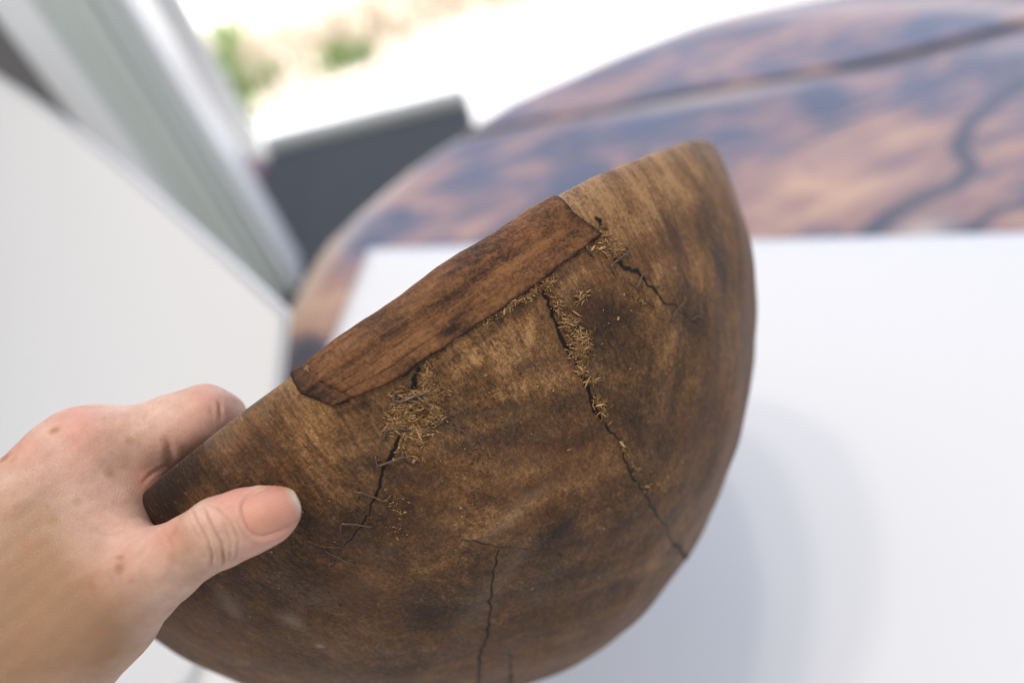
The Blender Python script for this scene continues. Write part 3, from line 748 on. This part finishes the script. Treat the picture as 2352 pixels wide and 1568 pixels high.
def build_hand():
    allp = np.array([p for ch, _ in chains for p, r in ch]); allr = np.array([r for ch, _ in chains for p, r in ch])
    lo = (allp - allr[:, None]).min(0) - .004; hi = (allp + allr[:, None]).max(0) + .004
    h = .0019; n = np.ceil((hi - lo) / h).astype(int) + 1
    hc = h * 6; ncz = np.ceil((hi - lo) / hc).astype(int) + 1          # coarse pass finds the blocks the surface runs through
    f = np.full(n, .02)
    g = np.stack(np.meshgrid(*[np.arange(k) for k in ncz], indexing='ij'), -1).reshape(-1, 3)
    dcen = hand_sdf(lo + (g * 6 + 3) * h)
    f_sign = np.where(dcen < 0, -1, 1)
    for b, d, sg in zip(g, dcen, f_sign):
        if abs(d) > hc * 1.1:
            if sg < 0: f[b[0] * 6:b[0] * 6 + 6, b[1] * 6:b[1] * 6 + 6, b[2] * 6:b[2] * 6 + 6] = -.02
    near = g[np.abs(dcen) <= hc * 1.1]
    loc = np.stack(np.meshgrid(*[np.arange(6)] * 3, indexing='ij'), -1).reshape(-1, 3)
    I = (near[:, None] * 6 + loc[None]).reshape(-1, 3); I = I[(I < n).all(1)]
    f[tuple(I.T)] = hand_sdf(lo + I * h)
    V, Q = surface_nets(f, lo, h)
    me = bpy.data.meshes.new("tmp"); me.from_pydata(V.tolist(), [], Q.tolist()); me.update()
    ob = bpy.data.objects.new("tmp", me); COL.objects.link(ob)
    md = ob.modifiers.new("s", 'SUBSURF'); md.levels = 2; md.render_levels = 2
    ev = ob.evaluated_get(bpy.context.evaluated_depsgraph_get()); m2 = ev.to_mesh()
    V = np.zeros(len(m2.vertices) * 3); m2.vertices.foreach_get("co", V); V = V.reshape(-1, 3)
    Q = np.zeros(len(m2.loops), np.int32); m2.loops.foreach_get("vertex_index", Q); Q = Q.reshape(-1, 4)
    ev.to_mesh_clear(); bpy.data.objects.remove(ob); bpy.data.meshes.remove(me)
    N = hand_grad(V)
    V = V - N * hand_sdf(V)[:, None]
    px = np.stack([CX + FP * V[:, 0] / -V[:, 2], CY - FP * V[:, 1] / -V[:, 2]], 1)
    face = -(V * N).sum(1) / np.linalg.norm(V, axis=1)                 # >0 faces the lens
    vis = np.clip((face + .05) / .2, 0, 1) * (V[:, 2] > -.262)
    disp = np.zeros(len(V)); crease = np.zeros(len(V))
    def groove(pl, wpx, dep, tone=.5, soft=.12):
        nonlocal disp, crease
        k = np.where((px[:, 0] > min(p[0] for p in pl) - 30) & (px[:, 0] < max(p[0] for p in pl) + 30) & (px[:, 1] > min(p[1] for p in pl) - 30) & (px[:, 1] < max(p[1] for p in pl) + 30))[0]
        d, s = line_dist(px[k], pl); m = np.clip(np.minimum(s, 1 - s) / soft, 0, 1) * vis[k]
        g = np.exp(-(d / wpx) ** 2) * m
        disp[k] -= dep * g; disp[k] += dep * .35 * np.exp(-((d - wpx * 2.3) / (wpx * 1.2)) ** 2) * m
        crease[k] = np.maximum(crease[k], g * tone)
    # thumb joint wrinkles
    groove(H1([(955, 690), (985, 760), (1035, 850), (1060, 930), (1050, 1000)]), 3.2, .00055, .5)
    groove(H1([(1015, 680), (1055, 780), (1105, 870), (1118, 950), (1105, 1000)]), 3.2, .00060, .55)
    groove(H1([(1030, 680), (1085, 700), (1150, 760), (1190, 850), (1180, 930), (1150, 980)]), 2.8, .00035, .3)
    groove(H1([(990, 720), (1030, 790), (1075, 860), (1085, 950)]), 2.0, .00022, .2)
    groove(H1([(1100, 720), (1130, 800), (1150, 880), (1145, 960)]), 2.2, .00028, .25)
    groove(H1([(880, 745), (940, 700), (1000, 665)]), 3, .0003, .2)
    groove(H1([(1180, 760), (1210, 820), (1250, 850)]), 2, .0002, .15)
    groove(H1([(800, 800), (860, 900), (880, 1000)]), 5, .00018, .05)
    # index finger folds
    groove(H1([(1085, 150), (1098, 190), (1100, 230), (1112, 262)]), 4.5, .0005, .45, .35)
    groove(H1([(1045, 185), (1055, 220), (1080, 265)]), 5, .00018, .12, .4)
    groove(H1([(815, 335), (838, 385), (850, 440), (852, 500)]), 9, .0008, .35, .4)
    groove(H1([(690, 590), (760, 520), (850, 470)]), 4, .0003, .25, .3)
    groove(H1([(420, 760), (500, 790), (600, 800), (680, 803)]), 8, .0003, .10, .4)
    for q_, rr_, s_ in [((70, 1010), 60, .0010), ((180, 985), 42, .0008), ((295, 1300), 60, .0010), ((465, 925), 30, .0005), ((500, 1180), 40, .0004)]:
        disp += s_ * np.exp(-((px - q_) ** 2).sum(1) / rr_ ** 2) * vis
    for q_, rr_, s_ in [((240, 1215), 50, .0016), ((120, 1080), 50, .0006), ((380, 1240), 35, .0005)]:
        disp -= s_ * np.exp(-((px - q_) ** 2).sum(1) / rr_ ** 2) * vis
    # veins and tendons under the skin, loose small folds
    for pl, wd, am in [(H1([(150, 620), (300, 520), (420, 380)]), 16, .0002), (H1([(60, 900), (260, 820), (420, 860), (560, 900)]), 14, .00018), (H1([(300, 1100), (480, 1010), (640, 960)]), 14, .0002), (H1([(0, 760), (140, 640), (260, 470)]), 16, .00012)]:
        d, s_ = line_dist(px, pl); disp += am * np.exp(-(d / wd) ** 2) * np.clip(np.minimum(s_, 1 - s_) / .2, 0, 1) * vis
    disp += (.00010 * np.sin(V[:, 0] * 310 + 3 * np.sin(V[:, 1] * 200)) * np.sin(V[:, 1] * 270 + 2 * np.sin(V[:, 0] * 170)) + .00008 * np.sin(V[:, 0] * 900 + V[:, 2] * 400) * np.sin(V[:, 1] * 800)) * vis
    for k in range(26):
        x0, y0 = rng.uniform(395, 520), 0; y0 = 1262 - (x0 - 400) * .40 + rng.uniform(-75, 45); l_ = rng.uniform(18, 46)
        groove([(x0, y0), (x0 + l_ * .25, y0 + l_ * .55), (x0 + l_ * .3, y0 + l_)], 1.6, .00009, .07, .3)
    for k in range(22):
        x0, y0 = rng.uniform(290, 500), rng.uniform(925, 1010); l_ = rng.uniform(15, 40)
        groove([(x0, y0), (x0 + l_ * .1, y0 + l_ * .5), (x0 + l_ * .3, y0 + l_)], 1.6, .00008, .06, .3)
    # nail bed: groove round the nail, flat under it
    a, b = nail_uv(px); e = (np.abs(a) ** 3.1 + np.abs(b) ** 2.8) ** (1 / 2.95); nv_ = vis * (np.abs(a) < 2) * (np.abs(b) < 2)
    disp -= .0007 * np.clip((1.02 - e) / .14, 0, 1) * nv_
    rim_ = np.exp(-((e - 1.12) / .08) ** 2) * nv_ * np.clip((.75 - a) / .5, 0, 1)
    disp += .00045 * rim_
    crease = np.maximum(crease, np.exp(-((e - 1.02) / .035) ** 2) * nv_ * .35 * np.clip((.9 - a) / .3, 0, 1))
    V2 = V + N * disp[:, None]
    W = c2w(V2)
    root = empty("person", tuple(c2w(camP(-200, 1490, .22))))
    tag(root, "bare left hand of a person gripping the wooden bowl's rim between thumb and fingers", "person")
    o = mesh("hand", W - np.array(root.location), Q, M_skin, root)
    red = np.zeros(len(V))
    for q_, rr_, s_ in [((180, 985), 70, .55), ((60, 1040), 50, .4), ((480, 925), 50, .5), ((540, 1140), 55, .75), ((650, 1215), 40, .6), ((420, 1010), 60, .35), ((340, 1100), 40, .55), ((600, 1275), 50, .5),
                        ((300, 1300), 60, .35), ((170, 1330), 50, .3), ((50, 1470), 26, .7), ((380, 1220), 50, .45), ((670, 1165), 40, .5)]:
        red += s_ * np.exp(-((px - q_) ** 2).sum(1) / rr_ ** 2)
    tan_shade = np.zeros(len(V))  # tanned skin, plus light fall-off towards the wrist painted as darker colour
    for q_, rr_, s_ in [((90, 1220), 120, .6), ((80, 1400), 170, .95), ((250, 1460), 110, .7), ((430, 1290), 80, .25), ((0, 1560), 150, .6)]:
        tan_shade += s_ * np.exp(-((px - q_) ** 2).sum(1) / rr_ ** 2)
    mole = np.zeros(len(V))
    for q_, rx, ry, s_ in [((281, 1282), 12, 8, .8), ((110, 1163), 7, 6, .5), ((52, 1440), 11, 9, .45), ((60, 1235), 8, 6, .35), ((160, 1290), 7, 6, .3), ((35, 1165), 8, 7, .35), ((305, 1330), 6, 5, .3), ((20, 1300), 10, 8, .3), ((190, 1370), 8, 6, .25), ((80, 1380), 9, 7, .3)]:
        mole = np.maximum(mole, s_ * np.exp(-((px[:, 0] - q_[0]) / rx) ** 2 - ((px[:, 1] - q_[1]) / ry) ** 2) * vis)
    attr(o, "red", np.clip(red, 0, 1)); attr(o, "tan", np.clip(tan_shade, 0, 1)); attr(o, "mole", mole); attr(o, "crease", np.clip(crease, 0, 1))
    attr(o, "freckle", np.clip((520 - px[:, 0]) / 200, 0.1, 1))
    # the nail, a thin curved plate set in its bed
    nu, nv = 60, 44; G = []
    for i in range(nu):
        for j in range(nv):
            a = (-1 + 2 * i / (nu - 1)); b = (-1 + 2 * j / (nv - 1))
            # square to superellipse
            r0 = max(abs(a), abs(b)); e = (abs(a) ** 3.1 + abs(b) ** 2.8) ** (1 / 2.95) if r0 > 0 else 1
            k = r0 / e if e > 0 else 0
            G.append((a * k, b * k))
    G = np.array(G); ca, sa = math.cos(NAIL_A), math.sin(NAIL_A)
    PX = NAIL_C + np.stack([G[:, 0] * NAIL_L * ca - G[:, 1] * NAIL_W * sa, G[:, 0] * NAIL_L * sa + G[:, 1] * NAIL_W * ca], 1)
    D = np.stack([(PX[:, 0] - CX) / FP, -(PX[:, 1] - CY) / FP, -np.ones(len(PX))], 1)
    t = np.full(len(PX), .185)
    for _ in range(40): t = t + hand_sdf(D * t[:, None]) * .8
    P = D * t[:, None]; t = np.minimum(t, .215); Nn = hand_grad(P)
    e = (np.abs(G[:, 0]) ** 3.1 + np.abs(G[:, 1]) ** 2.8) ** (1 / 2.95)
    lift = -.00015 + .0004 * (1 - G[:, 1] ** 2) + .0003 * np.clip(G[:, 0], 0, 1) - .0005 * np.clip((e - .93) / .07, 0, 1) * (G[:, 0] < .6)
    top = P + Nn * lift[:, None]; botm = P + Nn * (lift - .0006)[:, None]
    i, j = np.meshgrid(np.arange(nu - 1), np.arange(nv - 1), indexing='ij'); q = (i * nv + j).ravel()
    Ft = np.stack([q, q + nv, q + nv + 1, q + 1], 1); n_ = nu * nv; Fs = [Ft, Ft[:, ::-1] + n_]
    ring = np.r_[np.arange(nv - 1), np.arange(nu - 1) * nv + nv - 1, (nu - 1) * nv + np.arange(nv - 1, 0, -1), np.arange(nu - 1, 0, -1) * nv]
    r2 = np.roll(ring, -1); Fs.append(np.stack([ring, r2, r2 + n_, ring + n_], 1))
    o2 = mesh("thumbnail", c2w(np.r_[top, botm]) - np.array(root.location), np.concatenate(Fs), M_nail, root)
    ed = np.clip((G[:, 0] + 1) / 2 * 1.02 - .03 * np.abs(G[:, 1]), 0, 1)
    attr(o2, "edge", np.r_[ed, ed]); rg = np.sin(G[:, 1] * 40) * .5 + np.sin(G[:, 1] * 67 + 1) * .5; attr(o2, "ridge", np.r_[rg, rg])
build_hand()

# ------------------------------------------------------------------ round table
K = .5 / .45
TC, TR_, TZ = np.array([.207, .294]) * K, .429 * K, .75
table = empty("round_table", (TC[0], TC[1], 0))
tag(table, "round wooden table with dark stained glossy top partly covered by white paper", "table")
s0, s1 = onz(1080, 300, TZ)[:2], onz(1800, 180, TZ)[:2]
sd = (s1 - s0) / np.linalg.norm(s1 - s0); sn = np.array([-sd[1], sd[0]])
line_px = [(2352, 190), (2290, 230), (2225, 285), (2200, 340), (2235, 385), (2195, 425), (2130, 450), (2050, 490), (2000, 530), (1960, 560)]
line_w = np.array([onz(x, y, TZ)[:2] for x, y in line_px])
line2_w = np.array([onz(x, y, TZ)[:2] for x, y in [(2400, 460), (2290, 480), (2240, 520), (2230, 550)]])
def plank(lo_, hi_, name="plank"):
    st = .004; g = np.arange(-TR_ - .01, TR_ + .01, st)
    # local frame along the seam
    a0 = (s0 - TC) @ sn
    vs = np.arange(max(lo_, -TR_), min(hi_, TR_) + 1e-9, st) if hi_ < 1 else np.linspace(lo_, TR_ - 1e-4, 40)
    if lo_ < -1: vs = np.linspace(-TR_ + 1e-4, hi_, 190)
    nu = 230; V = []
    for v in vs:
        hw = math.sqrt(max(TR_ ** 2 - v ** 2, 1e-8)); V.append(np.stack([np.linspace(-hw, hw, nu), np.full(nu, v)], 1))
    G = np.array(V); nv = len(vs); XY = G[..., :1] * sd + G[..., 1:] * sn
    ph = np.degrees(np.arctan2(XY[..., 1], XY[..., 0])) % 360; gg = np.interp(ph, [0, 20, 40, 55, 63, 80, 90, 98, 108, 118, 130, 140, 146, 160, 180, 340, 360], [1.08, 1.12, 1.13, 1.09, 1.06, 1.022, .99, .975, .99, .98, 1.0, 1.025, 1.02, .985, 1, 1, 1.08])
    rimd = TR_ - np.linalg.norm(XY, axis=-1); XY = XY * (1 + (gg - 1) * np.clip(1 - rimd / .12, 0, 1) ** 1)[..., None]
    z = .0006 * np.sin(40 * XY[..., 0]) * np.sin(37 * XY[..., 1])
    z = z - .004 * np.exp(-rimd / .003)
    top = np.concatenate([XY, (TZ + z)[..., None]], -1).reshape(-1, 3); bot = top.copy(); bot[:, 2] = TZ - .034
    i, j = np.meshgrid(np.arange(nv - 1), np.arange(nu - 1), indexing='ij'); q = (i * nu + j).ravel(); n = nu * nv
    Ft = np.stack([q, q + 1, q + nu + 1, q + nu], 1); Fs = [Ft, Ft[:, ::-1] + n]
    ring = np.r_[np.arange(nu - 1), np.arange(nv - 1) * nu + nu - 1, (nv - 1) * nu + np.arange(nu - 1, 0, -1), np.arange(nv - 1, 0, -1) * nu]
    r2 = np.roll(ring, -1); Fs.append(np.stack([r2, ring, ring + n, r2 + n], 1))
    V = np.r_[top, bot]; o = mesh(name, V, np.concatenate(Fs), M_table, table, smooth=False)
    wxy = V[:, :2] + TC
    d, _ = line_dist(wxy, line_w); d2, _ = line_dist(wxy, line2_w)
    attr(o, "line", np.maximum(np.clip(1.8 - d / .0055, 0, 1), np.clip(1.2 - d2 / .007, 0, 1)) * .92)
    ds = np.abs((wxy - s0) @ sn); al = (wxy - s0) @ sd; below = ((wxy - s0) @ sn) < 0
    pal = np.exp(-((ds - .012) / .010) ** 2) * below * (.04 + .62 * np.exp(-((al - .25) / .10) ** 2) + .3 * np.exp(-((al - .55) / .05) ** 2))
    pal = np.maximum(pal, .6 * np.exp(-((TR_ - np.linalg.norm(V[:, :2], axis=1)) / .014) ** 2))
    bw_ = onz(2120, 530, TZ)[:2]; pal = np.maximum(pal, .75 * np.exp(-(((wxy - bw_) / (.022, .012)) ** 2).sum(1)))
    attr(o, "pale", pal)
    bl = np.zeros(len(V))
    for x, y, r_, s_ in [(1330, 430, .035, -.16), (1500, 270, .05, -.10), (1100, 400, .05, -.1), (1900, 260, .03, -.12), (2200, 60, .05, -.1), (2150, 420, .04, .08), (2300, 330, .03, .06), (1750, 450, .05, .12),
                         (1900, 380, .05, .12), (2050, 300, .03, .1), (1450, 340, .04, .06), (950, 470, .03, .10), (720, 700, .04, .12), (670, 700, .02, -.1), (660, 850, .03, -.3), (1650, 520, .03, -.1), (920, 490, .012, -.2), (1880, 220, .02, -.15),
                         (700, 640, .03, .12), (820, 560, .02, -.12), (1950, 450, .03, .10), (2330, 500, .02, .12)]:
        p = onz(x, y, TZ)[:2]; bl += s_ * np.exp(-((wxy - p) ** 2).sum(1) / r_ ** 2)
    attr(o, "blotch", bl)
    return o
a0 = (s0 - TC) @ sn
plank(-2, a0 - .0045); plank(a0 + .0035, 2)
bt = (s0 - TC) @ sd; bl_ = math.sqrt(TR_ ** 2 - a0 ** 2) - .01
box('batten', (sn[0] * a0, sn[1] * a0, TZ - .020), (bl_ * 2, .05, .02), M_steel, table, math.atan2(sd[1], sd[0]), .001)
# pedestal under the top
def lathe(name, prof, mat, parent, loc, n=48):
    prof = np.array(prof); a = np.linspace(0, 2 * math.pi, n, endpoint=False)
    V = np.stack([prof[:, 0][:, None] * np.cos(a), prof[:, 0][:, None] * np.sin(a), np.repeat(prof[:, 1][:, None], n, 1)], -1).reshape(-1, 3)
    i = np.arange(len(prof) - 1)[:, None] * n; j = np.arange(n); F_ = np.stack([i + j, i + (j + 1) % n, i + n + (j + 1) % n, i + n + j], -1).reshape(-1, 4)
    o = mesh(name, V, F_, mat, parent); o.location = loc; return o
M_ped = mat_plain("pedestal_wood", (.10, .055, .03), .45, .2, 30)
lathe("pedestal", [(.001, .02), (.24, .02), (.25, .035), (.24, .055), (.08, .08), (.05, .14), (.045, .5), (.06, .62), (.14, .70), (.16, .715), (.001, .715)], M_ped, table, (0, 0, 0))

# ------------------------------------------------------------------ white paper on the table
def sheet(name, c, wv_, dv_, w_, d_, th, mat, nu=60, nv=40, wob=.0006):
    V = []
    for i in range(nv):
        for j in range(nu):
            p = np.array([*(np.array(c) + wv_ * w_ * j / (nu - 1) + dv_ * d_ * i / (nv - 1)), 0.])
            p[2] = TZ + .0022 + wob * (math.sin(i * .21 + 1) * math.sin(j * .17)); V.append(p)
    V = np.array(V); b = V.copy(); b[:, 2] -= th
    i, j = np.meshgrid(np.arange(nv - 1), np.arange(nu - 1), indexing='ij'); q = (i * nu + j).ravel(); n = nu * nv
    Ft = np.stack([q, q + nu, q + nu + 1, q + 1], 1); ring = np.r_[np.arange(nu - 1), np.arange(nv - 1) * nu + nu - 1, (nv - 1) * nu + np.arange(nu - 1, 0, -1), np.arange(nv - 1, 0, -1) * nu]
    r2 = np.roll(ring, -1); return mesh(name, np.r_[V, b], np.concatenate([Ft, Ft[:, ::-1] + n, np.stack([ring, ring + n, r2 + n, r2], 1)[:, ::-1]]), mat)
tl, tr_, lf = onz(850, 576, TZ)[:2], onz(2352, 540, TZ)[:2], onz(775, 760, TZ)[:2]
wv_ = (tr_ - tl) / np.linalg.norm(tr_ - tl); dv_ = np.array([wv_[1], -wv_[0]])
paper = sheet("paper_sheet", tl, wv_, dv_, .76, .56, .0008, M_paper)
tag(paper, "large white paper sheet lying flat on the round table under the bowl", "paper")

# ------------------------------------------------------------------ leaning white board at the left
A = CAM + ray(655, 715) * .50
rb = ray(0, 187); Bq = CAM + rb * (A[2] - CAM[2]) / rb[2]
Dq = onz(440, 1560, .735)
ud = (Bq - A) / np.linalg.norm(Bq - A); nb = np.cross(ud, Dq - A); nb /= np.linalg.norm(nb); vd = np.cross(nb, ud)
if vd @ (Dq - A) < 0: vd = -vd
def on_board(x, y):
    d = ray(x, y); t = ((A - CAM) @ nb) / (d @ nb); return CAM + d * t
E1, E2 = on_board(646, 800), on_board(636, 900)
uvs = lambda P: np.array([(P - A) @ ud, (P - A) @ vd])
edge_pts = np.array([uvs(A), uvs(E1), uvs(E2), uvs(on_board(560, 1250)), uvs(Dq)])
Hh = max(edge_pts[-1][1] + .16, .3)
nv, nu = 50, 40; V = []
for i in range(nv):
    v = Hh * i / (nv - 1); u0 = np.interp(v, edge_pts[:, 1], edge_pts[:, 0]) if v <= edge_pts[-1][1] else edge_pts[-1][0] + (v - edge_pts[-1][1]) * .6
    for j in range(nu):
        uu_ = u0 + (.80 - u0) * (j / (nu - 1)) ** 1.2
        V.append(A + ud * uu_ + vd * v - vd * .010 * math.sin(math.pi * np.clip(uu_ / .6, 0, 1)) * (1 - i / (nv - 1)))
V = np.array(V); nn_ = nb if nb @ (CAM - A) < 0 else -nb
b = V + nn_ * .005; q = np.add.outer(np.arange(nv - 1) * nu, np.arange(nu - 1)).ravel(); n = nu * nv
Ft = np.stack([q, q + 1, q + nu + 1, q + nu], 1); ring = np.r_[np.arange(nu - 1), np.arange(nv - 1) * nu + nu - 1, (nv - 1) * nu + np.arange(nu - 1, 0, -1), np.arange(nv - 1, 0, -1) * nu]
r2 = np.roll(ring, -1)
board = mesh("foam_board", np.r_[V, b], np.concatenate([Ft, Ft[:, ::-1] + n, np.stack([ring, ring + n, r2 + n, r2], 1)[:, ::-1]]), M_board, smooth=False)
tag(board, "white foam board leaning against the table's left edge behind the hand", "foam board")


# ------------------------------------------------------------------ door frame post, vertical
post = empty("door_frame", (0, 0, 0)); 
tag(post, "off-white painted door frame post, shade painted into its mouldings, standing left of the table", "door frame")
def az_pt(x, y, rng_):
    p = onz(x, y, TZ)[:2]; return p / np.linalg.norm(p) * rng_
pr = az_pt(514, 390, .95); pl_ = az_pt(218, 392, 1.0)
dx = (pr - pl_); wid = np.linalg.norm(dx); dx /= wid; bk = np.array([-dx[1], dx[0]]); bk = bk if bk[1] > 0 else -bk
def moulding(name, prof, mat=None):
    """a vertical length of wood with the given cross-section (across the face, towards the back)"""
    P = [pl_ + dx * wid * f + bk * d for f, d in prof]; P += [pl_ + dx * wid * prof[-1][0] + bk * .11, pl_ + dx * wid * prof[0][0] + bk * .11]
    n = len(P); V = [(p[0], p[1], z) for z in (0., 2.5) for p in P]
    Fc = [(i, (i + 1) % n, n + (i + 1) % n, n + i) for i in range(n)] + [tuple(range(n))[::-1], tuple(range(n, 2 * n))]
    return mesh(name, V, Fc, mat or M_frame_shaded, post, smooth=False)
moulding("jamb", [(0, .040), (.04, .024), (.12, .012), (.24, .004), (.34, .0), (.40, .003)], M_white_paint)
moulding("cove", [(.402, .010), (.44, .024), (.50, .034), (.58, .040), (.64, .040)])
moulding("stop_bead", [(.642, .030), (.67, .020), (.71, .016), (.735, .020), (.75, .030)])
moulding("casing", [(.752, .036), (.78, .024), (.84, .020), (.87, .026)])
moulding("outer_casing", [(.872, .046), (.90, .034), (.96, .032), (.985, .038), (1., .052)], M_white_paint)

# white outer jamb, out in the light
q0 = az_pt(560, 250, 1.25); q1 = az_pt(690, 600, 1.25)
jm = empty("outer_post", (0, 0, 0)); tag(jm, "white painted outer post standing beyond the pale door frame", "post")
c = (q0 + q1) / 2 ; wj = np.linalg.norm(q1 - q0)
c2 = az_pt(560, 250, 1.30) * 0
e0 = onz(575, 345, 0.02)[:2]
rj = np.linalg.norm(e0)
a1 = az_pt(560, 250, rj); a2 = az_pt(440, 200, rj); a2 = az_pt(420, 140, rj)
cj = (a1 + a2) / 2; dj = a1 - a2
box("post_shaft", (cj[0], cj[1], 1.3), (np.linalg.norm(dj), .06, 2.6), mat_plain("white_gloss", (.85, .85, .84), .4, .01, 10), jm, math.atan2(dj[1], dj[0]), .004)

# dark wall strip left of the post
wl = az_pt(100, 260, 1.5)
wall = box("wall", (wl[0] - .55, wl[1] - .12, 1.2), (1.3, .08, 2.4), M_wall, None, .25, .003); tag(wall, kind="structure")

# ------------------------------------------------------------------ dark bench seat beyond the table
bz = .45
bn = empty("bench", (0, 0, 0)); tag(bn, "low bench with dark slate seat and pale grey back edge beyond the round table", "bench")
c1_, c2_ = onz(612, 348, bz)[:2], onz(1075, 235, bz)[:2]
c3_ = onz(735, 640, bz)[:2]
bx = (c2_ - c1_); bwid = np.linalg.norm(bx); bx /= bwid; by = np.array([bx[1], -bx[0]]); by = by if by[1] < 0 else -by
dep_ = .46; cc_ = (c1_ + c2_) / 2 + by * dep_ / 2; ba_ = math.atan2(bx[1], bx[0])
box("seat", (cc_[0], cc_[1], bz - .03), (bwid, dep_, .06), M_dark, bn, ba_, .012)
cb = (c1_ + c2_) / 2 - by * .012
box("back_rail", (cb[0], cb[1], bz - .018), (bwid, .030, .075), M_pale_grey, bn, ba_, .008)
for sx, sy in ((-1, -1), (-1, 1), (1, -1), (1, 1)):
    p = cc_ + bx * sx * (bwid / 2 - .03) + by * sy * (dep_ / 2 - .03); box("leg", (p[0], p[1], (bz - .06) / 2), (.03, .03, bz - .06), M_steel, bn, ba_, .003)
ms = c1_ - bx * .045 + by * dep_ * .5
cush = box("cushion", (ms[0], ms[1], bz - .05), (.08, dep_, .10), M_mauve, None, ba_, .015); 
tag(cush, "mauve cushion standing between the door frame and the dark bench", "cushion")
st_ = empty("stool", (ms[0], ms[1], 0)); tag(st_, "low black stool under the mauve cushion", "stool")
o = box("seat", (0, 0, bz - .115), (.078, dep_ - .02, .028), M_steel, st_, ba_, .003)
for sy in (-1, 1): box("leg", tuple((by * sy * (dep_ / 2 - .04)).tolist()) + ((bz - .13) / 2,), (.03, .03, bz - .13), M_steel, st_, ba_, .003)

# ------------------------------------------------------------------ ground, bed and grass
def plane(name, x0, x1, y0, y1, z, mat):
    o = mesh(name, [(x0, y0, z), (x1, y0, z), (x1, y1, z), (x0, y1, z)], [(0, 1, 2, 3)], mat, smooth=False); tag(o, kind="structure"); return o
plane("ground", -60, 60, -60, 90, 0, M_ground)
G0, G1 = onz(565, 262, .02)[:2], onz(1100, 75, .02)[:2]
gd = (G1 - G0) / np.linalg.norm(G1 - G0); gn = np.array([-gd[1], gd[0]]); gn = gn if gn[1] > 0 else -gn
bed = mesh("planting_bed", [(*(G0 - gd * .8), .012), (*(G0 + gd * 3.5), .012), (*(G0 + gd * 3.5 + gn * .72), .012), (*(G0 - gd * .8 + gn * .72), .012)], [(0, 1, 2, 3)], M_soil, smooth=False)
tag(bed, kind="structure")
def blades(name, centres, n, hmin, hmax, mat, lean=.5, wd=.004):
    r = np.random.default_rng(len(name)); VV = []; FF = []; T = []
    for (cx, cy, sx, sy) in centres:
        for _ in range(n):
            p = np.array([cx, cy]) + gd * r.normal(0, sx) + gn * r.normal(0, sy); a = r.uniform(0, 6.28); h_ = r.uniform(hmin, hmax); l = r.uniform(0, lean) * h_
            d = np.array([math.cos(a), math.sin(a)]); s = np.array([-d[1], d[0]]) * wd; b_ = len(VV)
            for f_, ww in ((0, 1), (.5, .8), (1, .05)):
                q = p + d * l * f_ ** 1.6
                VV += [(q[0] - s[0] * ww, q[1] - s[1] * ww, .012 + h_ * f_), (q[0] + s[0] * ww, q[1] + s[1] * ww, .012 + h_ * f_)]
            FF += [(b_, b_ + 1, b_ + 3, b_ + 2), (b_ + 2, b_ + 3, b_ + 5, b_ + 4)]; T += [r.random()] * 6
    o = mesh(name, np.array(VV), np.array(FF), mat, smooth=False); attr(o, "tone", T); return o
cs = [(*(G0 + gd * t + gn * .28), .12, .14) for t in np.linspace(-.3, 3.0, 22)]
tag(blades("dry_grass", cs, 260, .03, .10, M_straw, .9), kind="stuff")
for px_, py_, sx, sy, lab in [(530, 175, .035, .20, "tall fresh green grass clump right beside the white outer post"), (612, 180, .022, .03, "small pale green grass clump second from the white outer post"), (765, 140, .022, .045, "green grass clump in the middle of the dry bed"), (825, 130, .022, .015, "green grass clump furthest right in the dry bed")]:
    p = onz(px_, py_, .03)[:2]
    o = blades("grass_clump", [(p[0], p[1], sx, sy)], int(60 + (90000 if px_ < 560 else 22000) * sx * sy), .03, .08, M_green, .7); tag(o, lab, "grass clump", "green grass clumps in the dry bed", "stuff")
